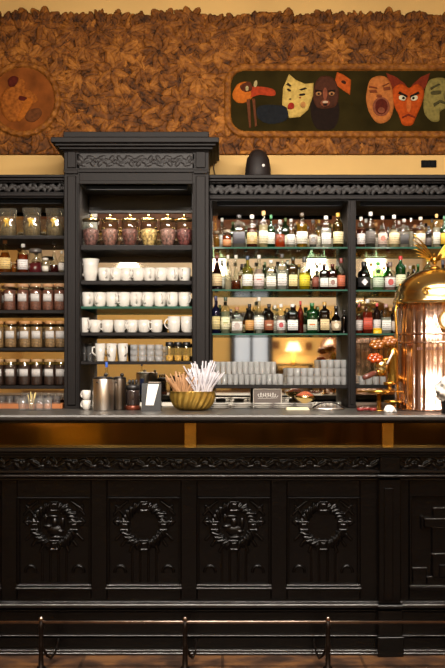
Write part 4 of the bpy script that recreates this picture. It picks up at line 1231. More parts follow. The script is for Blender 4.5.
for i in range(4):
    tr_.put((X(324+i*6.7, YT), YT, zs+2*hL2), fit('small clear glass, %s of four topping the right glass block' % nth(i, 4)), group='right block of small glasses in the middle bay')
# right bay, lower shelf glasses behind machine
for i in range(4):
    tr_.put((X(362+i*7, YT), YT, RSH[3]), fit('small clear glass, %s on lowest shelf of the right bay' % nth(i, 4)), group='small glasses on the lowest right shelf')

# ------------------------------------------------------------------ espresso machine
YE = 5.33
ME = X(437, YE); RE = 42*YE/FP
em = thing('espresso_machine', 'large upright copper espresso machine with brass dome and eagle', 'espresso machine', (ME, YE, BT))
def ze(py): return Z(py, YE)
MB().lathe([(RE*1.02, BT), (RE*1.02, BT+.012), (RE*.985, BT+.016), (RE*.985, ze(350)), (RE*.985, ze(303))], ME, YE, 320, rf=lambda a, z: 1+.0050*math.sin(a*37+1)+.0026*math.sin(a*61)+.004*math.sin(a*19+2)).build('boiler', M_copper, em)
b = MB()
for py in (334.5, 343):
    b.tube([(ME+RE*math.cos(2*PI*j/48), YE+RE*math.sin(2*PI*j/48), ze(py)) for j in range(48)], .0045, 8, closed=True)
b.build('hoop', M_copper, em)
# engraved dark mark band
b = MB()
for j in range(26):
    a = -PI/2+(j-13)*.05
    if j % 5 == 3: continue
    x, y = ME+(RE*.99)*math.cos(a), YE+(RE*.99)*math.sin(a)
    b.box(x-.0028, x+.0028, y-.001, y+.004, ze(350.5), ze(347.5))
b.build('engraved_band', pbr('dark_engraving', '#6a4436', .5), em)
dome = [(RE*1.03, ze(305)), (RE*1.05, ze(302.5)), (RE*1.03, ze(300)), (RE*1.0, ze(298))]
for j in range(1, 11):
    t = j/10*PI/2
    dome.append((RE*1.0*math.cos(t) if j < 10 else .012, ze(298)+(ze(268.5)-ze(298))*math.sin(t)))
d = MB().lathe(dome, ME, YE, 64).build('dome', M_gold, em)
b = MB()
for j in range(14):
    a = 2*PI*j/14; x, z = ME-.085+.018*math.cos(a), ze(293)+.014*math.sin(a)
    b.sphere((x, YE-math.sqrt(max(RE**2-.085**2, 0))*.985-.002, z), .005, 8, 6)
b.sphere((ME-.085, YE-math.sqrt(RE**2-.085**2)-.002, ze(293)), .008, 10, 6)
b.build('rosette', M_brass, d)
# rivets
for j in range(8):
    a = 2*PI*j/8+.1
    MB().sphere((ME+RE*.9*math.cos(a), YE+RE*.9*math.sin(a), ze(285)), .006, 8, 6).build('stud', M_brass, d)
# eagle
ea = MB()
ec = (X(434.5, YE), YE, ze(262))
ea.lathe([(.03, ze(269)), (.026, ze(267.5)), (.014, ze(266))], ec[0], YE, 16)
ea.sphere((ec[0], YE, ec[2]+.008), .014, 12, 8, (1, 1, 1.7))
ea.sphere((ec[0]-.004, YE-.012, ec[2]+.035), .0085, 10, 6)
ea.tube([(ec[0]-.004, YE-.018, ec[2]+.036), (ec[0]-.006, YE-.028, ec[2]+.03)], [.004, .001], 6)
eo = ea.build('eagle', M_brass, em)
for s in (-1, 1):
    w_ = MB()
    for k in range(6):
        L = .165-.017*k
        bx, bz = ec[0]+s*.008, ec[2]+.008-k*.001
        a2 = math.radians(53-6.5*k)
        pts = []; px_, pz_ = bx, bz
        for q in range(7):
            pts.append((px_, YE+.003*k-.012*q/6, pz_))
            cur = a2+.22-.10*q
            px_ += s*math.cos(cur)*L/6; pz_ += math.sin(cur)*L/6
        w_.tube(pts, [.005, .0052, .005, .0046, .004, .003, .001], 6)
    w_.build('wing', M_brass, eo)
# gauge
gx, gz = X(449, 5.13), Z(320, 5.13)
gy = YE-math.sqrt(RE**2-(gx-ME)**2)
b = MB(); b.mi = 0
ring = [(gx+.052*math.cos(2*PI*j/32), gz+.052*math.sin(2*PI*j/32)) for j in range(32)]
b.poly(ring, gy-.022, gy+.01)
go = b.build('gauge_rim', M_gold, em)
b = MB(); b.poly([(gx+.043*math.cos(2*PI*j/32), gz+.043*math.sin(2*PI*j/32)) for j in range(32)], gy-.024, gy-.0225)
b.mi = 1
for j in range(10):
    a = math.radians(225-j*30)
    x, z = gx+.035*math.cos(a), gz+.035*math.sin(a)
    b.poly([(x-.0015, z-.003), (x+.0015, z-.003), (x+.0015, z+.003), (x-.0015, z+.003)], gy-.0247, gy-.024)
b.poly([(gx-.002, gz), (gx+.002, gz), (gx+.012, gz+.028)], gy-.0252, gy-.0245)
b.build('gauge_dial', [pbr('cream_dial', '#e6dcc0', .4), M_black], go)
# group on the left: brass column, valve, handles
YG = 5.24
gX = lambda p: X(p, YG)
gZ = lambda p: Z(p, YG)
b = MB()
b.lathe([(.02, gZ(384)), (.028, gZ(381)), (.026, gZ(356)), (.03, gZ(353)), (.018, gZ(349)), (.014, gZ(346))], gX(393), YG, 20)
b.tube([(gX(393), YG, gZ(378)), (gX(393)+.05, YG+.03, gZ(378))], .018, 12)
b.tube([(gX(392), YG, gZ(358)), (gX(380), YG-.01, gZ(362))], .012, 12)
b.tube([(gX(399), YG+.03, BT+.01), (gX(397.5), YG+.02, gZ(340)), (gX(396), YG+.02, gZ(312)), (gX(398), YG+.03, gZ(300))], .006, 10)
b.build('brass_column', M_brass, em)
b = MB()
b.lathe([(.024, gZ(371)), (.033, gZ(370)), (.033, gZ(364)), (.028, gZ(362)), (.02, gZ(360))], gX(381), YG-.01, 24)
gh = b.build('group_head', M_gold, em)
b = MB(); b.tube([(gX(381), YG-.01, gZ(371)), (gX(376), YG-.03, gZ(372.5))], .012, 10); b.lathe([(.018, gZ(375)), (.028, gZ(371.5)), (.028, gZ(370))], gX(381), YG-.01, 18)
pfh = b.build('portafilter', M_brass, em)
MB().tube([(gX(376.5), YG-.03, gZ(372)), (gX(372), YG-.045, gZ(373.5)), (gX(366), YG-.06, gZ(376)), (gX(361.5), YG-.07, gZ(378))], [.008, .013, .014, .010], 12).build('handle', pbr('red_brown_wood', '#572a20', .35, var=.2, vscale=30, coat=.5), pfh)
M_amberh = pbr('amber_bakelite', '#a03c0c', .2, coat=.6, var=.3, vscale=40)
M_amberh2 = pbr('brown_bakelite', '#8a4c12', .2, coat=.6, var=.3, vscale=40)
for (cx, cz, m_) in ((374, 358, M_amberh), (376, 344.5, M_amberh2), (388.5, 341, M_amberh2)):
    q = MB()
    for k in range(6):
        a = 2*PI*k/6+.2
        q.sphere((gX(cx)+.022*math.cos(a), YG-.03, gZ(cz)+.013*math.sin(a)), .0145, 10, 7, (1.25, 1, .85))
    q.sphere((gX(cx), YG-.03, gZ(cz)), .014, 10, 7, (1.3, 1, .8))
    kn = q.build('valve_wheel', m_, em)
    MB().tube([(gX(cx)+.01, YG-.02, gZ(cz)), (gX(391), YG, gZ(cz+2))], .006, 8).build('spindle', M_brass, kn)
# steam lever
MB().tube([(gX(392), YG-.03, gZ(352)), (gX(386), YG-.035, gZ(364))], .005, 8).build('lever', M_china, em)
# drip stand
b = MB()
b.lathe([(.052, gZ(393.5)), (.058, gZ(392.5)), (.058, gZ(390.5)), (.052, gZ(390))], gX(378.5), YG, 28)
b.lathe([(.035, BT), (.03, BT+.006), (.011, BT+.012), (.011, gZ(393.5))], gX(379), YG, 16)
b.tube([(gX(357), YG, gZ(391.5)), (gX(404), YG, gZ(391.5))], .004, 8)
b.lathe([(.026, gZ(385)), (.03, gZ(384)), (.03, gZ(382))], gX(389.5), YG, 18)
b.lathe([(.01, gZ(392)), (.01, gZ(385))], gX(389.5), YG, 10)
b.lathe([(.04, gZ(403)), (.044, gZ(402)), (.044, gZ(400.5)), (.03, gZ(400))], gX(393), YG, 20)
b.lathe([(.012, BT), (.012, gZ(403))], gX(393), YG, 10)
b.build('drip_stand', M_brass, em)

# cups with red rims, crumpled napkin at the machine
sc_ = thing('glass_cup', 'x', 'cup')
MB().lathe([(.012, 0), (.017, .004), (.021, .026), (.0195, .026), (.001, .005)], 0, 0, 16).build('bowl', M_glass, sc_)
MB().lathe([(.015, .005), (.019, .018), (.001, .019)], 0, 0, 14).build('drink', pbr('red_syrup', '#8a2424', .3), sc_)
scs = Series(sc_)
for i, (px, y) in enumerate(((360.5, 5.12), (366.5, 5.16), (373, 5.10))):
    scs.put((X(px, y), y, BT), fit('small glass with red drink, %s of three left of the espresso machine' % nth(i, 3)), group='small glasses of red drink by the machine')
def crumple(name, cx, cy, z0, r, h, label, seed, cat='napkin'):
    rr = np.random.RandomState(seed); ph = rr.uniform(0, 6, 12)
    q = MB(); prof = [(r*math.cos(t)*1.0+.001, z0+.001+h*math.sin(t)) for t in np.linspace(0, PI/2, 9)]
    q.lathe(prof, cx, cy, 30, rf=lambda a, z: 1+.16*math.sin(a*3+ph[0]+z*90)+.12*math.sin(a*7+ph[1]-z*160)+.07*math.sin(a*13+ph[2]+z*260))
    return tag(rebase(q.build(name, M_white), (cx, cy, z0)), label, cat)
crumple('crumpled_napkin', X(389.5, 5.08), 5.075, BT, .026, .034, 'crumpled white napkin lying at the foot of the espresso machine', 3)
# black canister with white cloth
cx_, cy_ = X(451, 4.98), 4.98
t = thing('canister', 'black canister at the right edge beside the espresso machine', 'canister', (cx_, cy_, BT))
MB().lathe([(.040, BT), (.043, BT+.004), (.046, Z(388, 4.98)), (.042, Z(388, 4.98)), (.038, BT+.01), (.001, BT+.01)], cx_, cy_, 26).build('body', M_black, t)
q = MB(); ph = [1.3, 4.1, 2.2]
q.lathe([*[(.064*math.sin(.5+2.55*u)**.8 if u < 1 else .002, Z(402-28*u, 4.9)) for u in np.linspace(0, 1, 16)]], cx_-.004, cy_, 34,
        rf=lambda a, z: 1+.13*math.sin(a*4+z*120)+.13*math.sin(a*9-z*260)+.08*math.sin(a*15+z*400))
tag(rebase(q.build('cloth', M_white), (cx_, cy_, Z(388, 4.98))), 'crumpled white cloth draped over the black canister at right edge', 'cloth')
# small yellow tin on the right bay third shelf
t = thing('small_tin', 'small yellow tin in front of bottles on third shelf, right bay', 'tin', (X(377.5, 6.345), 6.345, RSH[2]))
MB().lathe([(.024, RSH[2]), (.025, RSH[2]+.002), (.025, RSH[2]+.022)], X(377.5, 6.345), 6.345, 20, sy=.5).build('body', pbr('yellow_tin', '#e0b01c', .4), t)
MB().lathe([(.026, RSH[2]+.022), (.026, RSH[2]+.030), (.02, RSH[2]+.032)], X(377.5, 6.345), 6.345, 20, sy=.5).build('lid', pbr('yellow_tin_lid', '#c89a20', .4), t)

# ------------------------------------------------------------------ things on the bar top
YA = 5.30
# stainless canister (two)
def canister(px, wpx, pyt, y, label, m=M_steel):
    r = wpx/2*y/FP; cx = X(px, y); zt = Z(pyt, y)
    t = thing('coffee_canister', label, 'canister', (cx, y, BT), 'steel canisters on the bar')
    MB().lathe([(r*.98, BT), (r, BT+.004), (r, zt-.006), (r*.97, zt-.003), (r*.97, zt-.008)], cx, y, 40).build('body', m, t)
    l = MB().lathe([(r*.99, zt-.004), (r*1.0, zt), (r*.8, zt+.006), (.002, zt+.008)], cx, y, 32).build('lid', pbr('dark_steel', '#3c3836', .3, metal=.8), t)
    MB().lathe([(.007, zt+.006), (.010, zt+.014), (.010, zt+.02), (.002, zt+.024)], cx+.012, y, 12).build('knob', M_black, l)
    q = MB().tube([(cx-r*.5, y-r*.9, zt-.02), (cx-r*.5, y-r*1.05, zt-.02), (cx-r*.4, y-r*1.1, zt-.02)], .004, 6)
    q.build('latch', M_black, t)
canister(103.3, 21, 378, YA, 'large polished steel canister with dark lid, left on the bar')
canister(119.5, 13.5, 378, YA+.03, 'narrower dark steel canister right of the large steel canister', pbr('dark_brushed_steel', '#6e665e', .28, metal=1.0))
# blue topped bottle behind canister
make_bottle('bottle', 'bottle', (X(106.5, 5.44), 5.44, BT), .018, Z(362, 5.44)-BT, 'liquor', 'clear', '#6a88c8', .5, None, '#3a66c8', None, 'clear bottle with blue cap behind the large steel canister')
# stacked white cups at the left of the canister
cS = cup_proto('cup', 4.4*5.35/FP, .048)
for i in range(2):
    cS.put((X(86.5, 5.35), 5.35, BT+i*.0485), 'white cup, %s of two stacked left of the steel canister' % ('lower', 'upper')[i], 2.6, 'cups stacked by the canister')
# coffee grinder / dark press
gx0 = X(133, YA+.05); gy0 = YA+.05
t = thing('coffee_press', 'black and glass coffee press with reddish base between canister and napkins', 'coffee press', (gx0, gy0, BT))
MB().lathe([(.036, BT), (.038, BT+.004), (.036, BT+.02), (.034, BT+.022)], gx0, gy0, 20).build('base', pbr('reddish_base', '#6a3422', .3, metal=.5), t)
MB().lathe([(.032, BT+.022), (.034, BT+.028), (.034, BT+.09), (.030, BT+.10)], gx0, gy0, 20).build('body', pbr('dark_glass_body', '#2a2220', .12, coat=.5), t)
MB().lathe([(.032, BT+.10), (.034, BT+.105), (.034, BT+.118), (.02, BT+.126)], gx0, gy0, 20).build('lid', M_black, t)
q = MB()
for dx in (-.016, 0, .016): q.lathe([(.005, BT+.12), (.007, BT+.135), (.007, BT+.146), (.002, BT+.15)], gx0+dx, gy0, 10)
q.build('knobs', M_black, t)
# napkin dispenser
nx, ny = X(151.5, 5.22), 5.22
t = thing('napkin_dispenser', 'black napkin dispenser with slanted front of white napkins', 'napkin dispenser', (nx, ny, BT))
h = Z(383, ny)-BT
def prism(q, pts, x0, x1):
    n = len(pts); q.add([(x0, y, z) for y, z in pts]+[(x1, y, z) for y, z in pts], [(i, (i+1) % n, n+(i+1) % n, n+i) for i in range(n)]+[list(range(n)), [n+i for i in range(n)][::-1]])
q = MB(); prism(q, [(ny-.035, BT), (ny+.04, BT), (ny+.04, BT+h*.8), (ny+.02, BT+h), (ny-.005, BT+h*.98)], nx-.046, nx+.046)
q.build('body', pbr('black_enamel', '#0b0909', .3, spec=.3), t)
def slant(u): return ny-.0355+.03*u, BT+h*.98*u
q = MB(); pA, pB = slant(.22), slant(.98)
q.add([(nx-.026, pA[0]-.004, pA[1]), (nx+.012, pA[0]-.004, pA[1]), (nx+.036, pB[0]-.004, pB[1]), (nx-.016, pB[0]-.004, pB[1]),
       (nx-.026, pA[0]+.004, pA[1]), (nx+.012, pA[0]+.004, pA[1]), (nx+.036, pB[0]+.004, pB[1]), (nx-.016, pB[0]+.004, pB[1])],
      [(0, 1, 2, 3), (4, 5, 6, 7), (0, 1, 5, 4), (1, 2, 6, 5), (2, 3, 7, 6), (3, 0, 4, 7)])
q.build('napkin_stack', M_white, t)
q = MB().box(nx-.016, nx+.044, ny-.012, ny+.03, BT+h, BT+h+.006, .002); q.build('top_plate', M_steel, t)
# ribbed bowl of sugar sachets
bx, by = X(192.5, YA), YA
Rb = 23*YA/FP; zb_ = BT; hb = Z(391.5, YA)-BT
bowl = thing('sugar_bowl', 'swirl-ribbed golden bowl full of sugar sticks on the bar', 'bowl', (bx, by, BT))
prof = [(Rb*.50, zb_), (Rb*.53, zb_+.003)]+[(Rb*(.53+.45*math.sin(t)), zb_+.003+(hb-.003)*(1-math.cos(t))) for t in np.linspace(.15, PI/2, 10)]
prof += [(Rb*1.0, zb_+hb+.002), (Rb*.95, zb_+hb)]+[(Rb*(.53+.42*math.sin(t))*.94, zb_+.01+(hb-.01)*(1-math.cos(t))) for t in np.linspace(PI/2, .3, 6)]+[(.002, zb_+.012)]
MB().lathe(prof, bx, by, 120, rf=lambda a, z: 1+.042*math.sin(a*20-(z-zb_)*75)*min(1, (zb_+hb-z)*60+.1)*(1 if z > zb_+.004 else 0)).build('bowl', pbr('gilded_ceramic', '#c09a48', .28, metal=.75, var=.2, vscale=20), bowl)
def sachets(n, cx, col, word, seed, ztop, spread, grp):
    rr = random.Random(seed)
    m_ = pbr('sachet_'+word, col, .6, var=.12, vscale=40)
    for i in range(n):
        a = rr.uniform(0, 2*PI); q = math.sqrt(rr.random())
        rx, ry = q*math.cos(a)*.034, q*math.sin(a)*.04
        x0, y0 = cx+rx, by+ry; z0 = zb_+hb*.38
        lean = rx*spread+rr.uniform(-.045, .045); leany = ry*.7+rr.uniform(-.015, .015)
        L = (ztop-z0)*(1-.28*q*q)*rr.uniform(.72, 1.05)
        w_ = .0066; tw = rr.uniform(-.6, .6); cw, sw = math.cos(tw)*w_*.5, math.sin(tw)*w_*.5
        dx, dy = lean, leany
        th = .0016
        nx_, ny_ = -math.sin(tw)*th, math.cos(tw)*th
        vs = []
        for zf, f in ((0, 0), (.5, .5), (1, 1)):
            px_, py_, pz_ = x0+dx*f*f, y0+dy*f, z0+L*zf
            k_ = 1 if zf < 1 else .95
            for sa, sb in ((-1, -1), (1, -1), (1, 1), (-1, 1)):
                vs.append((px_+sa*cw*k_+sb*nx_, py_+sa*sw*k_+sb*ny_, pz_))
        fs = [(0, 1, 2, 3), (8, 9, 10, 11)]
        for l_ in (0, 4):
            for e_ in range(4): fs.append((l_+e_, l_+(e_+1) % 4, l_+4+(e_+1) % 4, l_+4+e_))
        o = MB().add(vs, fs).build('sugar_stick', m_)
        rebase(o, (x0, y0, z0))
        tag(o, '%s paper sugar stick standing in the ribbed golden bowl' % word, 'sugar stick', grp)
sachets(78, bx-.048, '#a67c56', 'brown', 5, Z(371, YA), 1.3, 'brown sugar sticks in the bowl')
sachets(84, bx+.046, '#c4c0c6', 'white', 6, Z(361, YA), 1.2, 'white sugar sticks in the bowl')

# small glasses with straws at the left
YGl = 5.28
gp = tumbler('small_glass', .022, .06, clear=True)
for i, px in enumerate((22.5, 31, 39.5, 47.5)):
    gp.put((X(px, YGl), YGl+.01*(i % 2), BT), fit('small clear glass on the left of the bar, %s in the row' % nth(i, 4)), group='small glasses on the left of the bar')
for k, (dx, tx) in enumerate(((-.006, -.010), (0, .004), (.005, .012), (.002, .020), (-.003, -.002))):
    x0 = X(31, YGl)+dx*.8; y0 = YGl+.01+(k-2)*.003
    o = MB().tube([(x0, y0, BT+.008), (x0+tx, y0, BT+.075+.004*k)], .0016, 6).build('wooden_stirrer', pbr('pale_wood', '#d8c078', .6))
    rebase(o, (x0, y0, BT+.008)); tag(o, 'pale wooden stirrer standing in a small glass, left on the bar', 'stirrer', 'stirrers in the small glass')
# wooden tray + espresso glasses on the back counter at the left
tx0, tx1 = X(-5, 6.25), X(62, 6.25)
t = thing('wooden_tray', 'low orange-brown wooden tray on the back counter at left', 'tray', ((tx0+tx1)/2, 6.28, CT))
q = MB(); q.box(tx0, tx1, 6.2, 6.36, CT, CT+.008); q.build('base', pbr('orange_brown_wood', '#a8683a', .5, var=.2, vscale=12), t)
q = MB(); q.box(tx0, tx1, 6.19, 6.20, CT, CT+.028, .002); q.box(tx0, tx1, 6.36, 6.37, CT, CT+.028, .002); q.box(tx0-.01, tx0, 6.19, 6.37, CT, CT+.028, .002); q.box(tx1, tx1+.01, 6.19, 6.37, CT, CT+.028, .002)
q.build('rim', pbr('orange_brown_wood', '#a8683a', .5, var=.2, vscale=12), t)
tg = tumbler('shot_glass', .022, .062, clear=True)
for i in range(8):
    px = 2+i*7.8
    tg.put((X(px, 6.28), 6.28, CT+.008), fit('shot glass, %s in the wooden tray below the jars' % nth(i, 8)), group='shot glasses in the wooden tray')

# folded napkins, sign, brass bowl, tray in the middle
zf = CT
pl = thing('saucer', 'x', 'saucer')
MB().lathe([(.03, 0), (.034, .003), (.058, .010), (.062, .013), (.058, .012), (.03, .005), (.001, .005)], 0, 0, 24).build('plate', M_china, pl)
pls = Series(pl)
for i in range(5):
    for k in range(3):
        pls.put((X(220+i*21+k*.4, 6.16), 6.16, CT+k*.0105), fit('white saucer, %s in %s saucer pile behind the bar' % (('bottom', 'middle', 'top')[k], nth(i, 5))), group='saucer piles behind the bar')
sx0, sx1 = X(254, 6.25), X(281, 6.25)
t = thing('small_sign', 'small dark framed sign with white script on the back counter', 'sign', ((sx0+sx1)/2, 6.27, CT))
zz0, zz1 = CT, Z(389.5, 6.25)
MB().box(sx0, sx1, 6.26, 6.275, zz0, zz1, .002).build('board', pbr('taupe_board', '#5a504a', .5), t)
q = MB(); cx = (sx0+sx1)/2; zc = Z(395, 6.25); pts = []
for j in range(60):
    u = j/59; pts.append((cx-.055+.11*u+.006*math.cos(u*50), 6.258, zc+.013*math.sin(u*50)*(1 if j % 17 > 4 else .45)))
q.tube(pts, .0016, 5); q.tube([(cx-.055, 6.258, zc-.02), (cx+.055, 6.258, zc-.018)], .001, 5)
q.build('script_writing', M_white, t)
q = MB(); q.box(sx0-.004, sx0, 6.254, 6.28, zz0, zz1+.004); q.box(sx1, sx1+.004, 6.254, 6.28, zz0, zz1+.004); q.box(sx0-.004, sx1+.004, 6.254, 6.28, zz1, zz1+.004)
q.build('frame', M_steel, t)
bx2 = X(305, 6.2)
t = thing('brass_bowl', 'wide brass footed bowl on the back counter right of the sign', 'bowl', (bx2, 6.20, CT))
MB().lathe([(.03, CT), (.032, CT+.004), (.012, CT+.014), (.012, CT+.03), (.03, CT+.04), (.055, CT+.052), (.068, CT+.075), (.064, CT+.075), (.05, CT+.056), (.001, CT+.045)], bx2, 6.20, 30).build('bowl', M_gold, t)
MB().lathe([(.05, CT+.06), (.045, CT+.08), (.02, CT+.095), (.001, CT+.1)], bx2, 6.20, 20, rf=lambda a, z: 1+.1*math.sin(5*a)).build('wrapped_sweets', pbr('red_orange_sweets', '#a8502a', .4, var=.7, vscale=60), t)
yt_ = 5.36
x0, x1 = X(311, yt_), X(345, yt_)
t = thing('serving_tray', 'dark oval serving tray with raised handles on the bar', 'tray', ((x0+x1)/2, yt_, BT))
cx = (x0+x1)/2; hw = (x1-x0)/2
MB().lathe([(hw*.9, BT), (hw, BT+.008), (hw*.97, BT+.008), (hw*.85, BT+.004), (.001, BT+.004)], cx, yt_, 36, sy=.5).build('tray_plate', M_steel, t)
q = MB()
q.tube([(cx-hw*.95, yt_, BT+.006), (cx-hw*.6, yt_-.02, BT+.028), (cx-hw*.2, yt_-.02, BT+.038), (cx+hw*.2, yt_-.02, BT+.038), (cx+hw*.6, yt_-.02, BT+.028), (cx+hw*.95, yt_, BT+.006)], .004, 8)
q.build('handle', pbr('dark_handle', '#2a2422', .3, metal=.6), t)
tg2 = tumbler('small_glass', .013, .034, clear=True)
for i in range(4):
    tg2.put((cx-.055+i*.036, yt_+.012, BT+.0045), fit('tiny clear glass, %s on the oval serving tray' % nth(i, 4)), group='tiny glasses on the serving tray')
# stack of flat napkins on bar, left of tray
q = MB()
for k in range(5): q.box(X(286, 5.38)+.001*k, X(309, 5.38)-.0015*k, 5.34+.001*k, 5.42, BT+k*.0022, BT+(k+1)*.0022-.0002)
tag(rebase(q.build('napkin_pile', pbr('cream_paper', '#d9cfae', .7)), (X(297, 5.38), 5.38, BT)), 'flat pile of cream paper napkins left of the serving tray', 'napkin pile')

# ------------------------------------------------------------------ on top of the cabinet, on the wall
yo = 6.42; zo = Z(174.5, YS-.065)
cx = X(258, yo)
q = MB()
hw = 13*yo/FP; hh_ = Z(149.5, yo)-zo
q.lathe([(hw*.9, zo), (hw, zo+.01), (hw*.99, zo+hh_*.35), (hw*.86, zo+hh_*.68), (hw*.58, zo+hh_*.9), (hw*.25, zo+hh_*.985), (.002, zo+hh_)], cx, yo, 30, sy=.8)
t = thing('domed_ornament', 'black dome-shaped ornament with one white spot standing on the cabinet top', 'ornament', (cx, yo, zo))
q.build('body', pbr('dark_brown_leather', '#1a1210', .6, spec=.3), t)
MB().sphere((cx+.030, yo-hw*.8*.90, zo+hh_*.42), .009, 12, 8, (1, .6, 1)).build('white_spot', M_white, t)
q = MB(); q.lathe([(hw*1.01, zo+.012), (hw*1.03, zo+hh_*.3), (hw*.9, zo+hh_*.66), (hw*.62, zo+hh_*.9), (.01, zo+hh_*1.012)], cx, yo, 8, a0=-PI/2-1.0, a1=-PI/2-.75, sy=.82)
q.build('seam', M_black, t)
o = MB().box(X(421, 6.7), X(436, 6.7), 6.685, 6.70, Z(167.5, 6.7), Z(160.5, 6.7), .002)
t = thing('wall_socket', 'small black socket plate on the yellow wall above the right cabinet', 'socket', (X(428.5, 6.7), 6.70, Z(164, 6.7)))
o.build('plate', pbr('matt_black_plate', '#060505', .7, spec=.1), t)
o = MB(); 
for dx in (-.022, 0, .022): o.box(X(428.5, 6.7)+dx-.007, X(428.5, 6.7)+dx+.007, 6.682, 6.686, Z(166, 6.7), Z(162, 6.7), .001)
o.build('outlet', pbr('grey_plastic', '#0e0d0c', .7, spec=.1), t)
q = MB().tube([(X(214, 6.69), 6.692, Z(152, 6.69)), (X(216, 6.69), 6.692, Z(160, 6.69)), (X(213.5, 6.69), 6.692, Z(167, 6.69)), (X(217, 6.66), 6.68, zo+.004), (X(220, 6.5), 6.6, zo+.004)], .003, 6)
tag(rebase(q.build('cable', M_black), (X(216, 6.69), 6.69, zo)), 'thin black cable on the wall beside the central cornice', 'cable')

# ------------------------------------------------------------------ the room behind (seen in mirrors and brass)
def table(px, py, lab):
    t = thing('cafe_table', lab, 'table', (px, py, 0), 'cafe tables in the room')
    MB().lathe([(.34, .72), (.35, .725), (.35, .745), (.34, .75)], px, py, 32).build('tabletop', pbr('honey_wood', '#b07a3a', .35, var=.2, vscale=8, coat=.3), t)
    MB().lathe([(.2, 0), (.2, .015), (.03, .05), (.025, .4), (.03, .72)], px, py, 16).build('pedestal', M_post, t)
def chair_proto():
    t = thing('cafe_chair', 'x', 'chair')
    w = pbr('warm_chair_wood', '#9a6030', .4, var=.2, vscale=8)
    MB().lathe([(.19, .44), (.2, .445), (.2, .465), (.18, .47)], 0, 0, 20, sq=3).build('seat', w, t)
    for sx in (-1, 1):
        MB().tube([(sx*.17, -.17, 0), (sx*.15, -.15, .44)], .014, 8).build('leg', w, t)
        MB().tube([(sx*.17, .19, 0), (sx*.16, .16, .45), (sx*.15, .2, .88)], .014, 8).build('leg', w, t)
    MB().tube([(-.15, .2, .88), (0, .22, .92), (.15, .2, .88)], .016, 8).build('backrest', w, t)
    return Series(t)
spots = [(-1.75, -.9, 'left'), (.45, -1.5, 'middle'), (2.2, -.8, 'right')]
chs = chair_proto()
M_shade = pbr('lit_lampshade', '#ffd9a0', .6, emit=5.0)
def lamp(x, y, z, label, power=12):
    t = thing('table_lamp', label, 'lamp', (x, y, z), 'table lamps in the room')
    MB().lathe([(.06, z), (.06, z+.01), (.012, z+.03), (.012, z+.22)], x, y, 16).build('stand', M_brass, t)
    MB().lathe([(.13, z+.2), (.075, z+.34)], x, y, 24, capb=False, capt=False).build('lamp_shade', M_shade, t)
    d = bpy.data.lights.new('table_lamp_light', 'POINT'); d.energy = power; d.color = WARM; d.shadow_soft_size = .05
    l = bpy.data.objects.new('table_lamp_light', d); l.location = (0, 0, .27); l.parent = t; COL.objects.link(l)
for (x, y, wd) in spots:
    table(x, y, 'round wooden cafe table on the %s of the room, reflected in brass' % wd)
    chs.put((x-.5, y-.1, 0), fit('wooden cafe chair left of the %s cafe table' % wd), PI/2, 'cafe chairs')
    chs.put((x+.5, y+.05, 0), fit('wooden cafe chair right of the %s cafe table' % wd), -PI/2, 'cafe chairs')
lamp(-1.75, -.9, .75, 'brass table lamp with lit shade on the left cafe table', 16)
t = thing('bench', 'yellow upholstered bench beside the left cafe table, reflected in the brass', 'bench', (-1.62, -1.45, 0))
q = MB(); q.box(-1.95, -1.3, -1.62, -1.3, .38, .46, .02); q.build('seat', pbr('yellow_upholstery', '#e0b040', .7), t)
q = MB(); q.box(-1.95, -1.3, -1.70, -1.62, .46, .86, .02); q.build('backrest', pbr('yellow_upholstery', '#e0b040', .7), t)
for sx in (-1.9, -1.35):
    for sy in (-1.66, -1.34): MB().box(sx-.02, sx+.02, sy-.02, sy+.02, 0, .38).build('leg', M_cab, t)
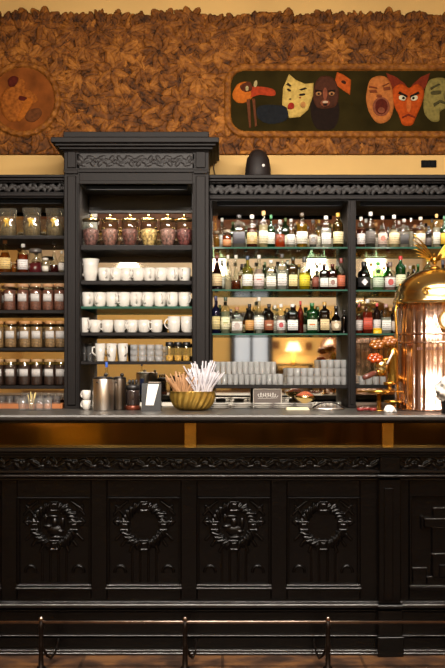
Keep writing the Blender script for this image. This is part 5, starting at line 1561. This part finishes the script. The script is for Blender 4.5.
# side table with lamp, seen in the mirror
t = thing('side_table', 'narrow side table against the far wall under the lit lamp', 'table', (1.12, -3.95, 0))
MB().box(.82, 1.42, -4.15, -3.75, 1.28, 1.32, .004).build('tabletop', M_cab, t)
for sx in (.85, 1.39):
    for sy in (-4.12, -3.78): MB().box(sx-.02, sx+.02, sy-.02, sy+.02, 0, 1.28).build('leg', M_cab, t)
lamp(1.12, -3.95, 1.32, 'brass lamp with lit shade reflected in the middle bay mirror', 14)
for i, (x, z) in enumerate(((.86, 1.52), (1.38, 1.5))):
    pic = thing('small_picture', 'small dark square picture on the far wall, %s of the lamp' % ('left', 'right')[i], 'picture', (x, RY0+.02, z))
    MB().box(x-.05, x+.05, RY0, RY0+.02, z-.06+.1, z+.06+.1, .003).build('frame', pbr('brown_frame', '#6a4424', .4), pic)
# copper still in the room
t = thing('copper_still', 'tall copper boiler standing by the far wall, seen in the mirror', 'boiler', (1.66, -3.6, 0))
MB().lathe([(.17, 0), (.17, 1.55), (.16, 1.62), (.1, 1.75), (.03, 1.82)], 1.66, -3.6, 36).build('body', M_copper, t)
q = MB()
for z in (.3, .8, 1.3, 1.5): q.tube([(1.66+.173*math.cos(2*PI*j/32), -3.6+.173*math.sin(2*PI*j/32), z) for j in range(32)], .012, 8, closed=True)
q.build('hoop', M_brass, t)
# pendant globes
M_globe = pbr('lit_opal_globe', '#fff0d8', .4, emit=12.0)
for i, (x, y, z) in enumerate(((1.35, -2.4, 2.85), (2.2, -2.4, 2.85), (-1.35, -2.4, 2.85), (-.1, -2.4, 2.85))):
    t = thing('pendant_lamp', 'opal globe pendant lamp, %s in the row across the room' % nth(i if i > 1 else i, 4) if False else 'opal globe pendant lamp, %s hanging across the room' % ('right of centre', 'far right', 'far left', 'near centre')[i], 'lamp', (x, y, z), 'pendant lamps in the room')
    MB().sphere((x, y, z), .14, 24, 14).build('globe', M_globe, t)
    MB().tube([(x, y, z+.14), (x, y, RZ)], .008, 8).build('rod', M_brass, t)
    d = bpy.data.lights.new('pendant_light', 'POINT'); d.energy = 18; d.color = WARM; d.shadow_soft_size = .15
    l = bpy.data.objects.new('pendant_light', d); l.location = (0, 0, -.2); l.parent = t; COL.objects.link(l)
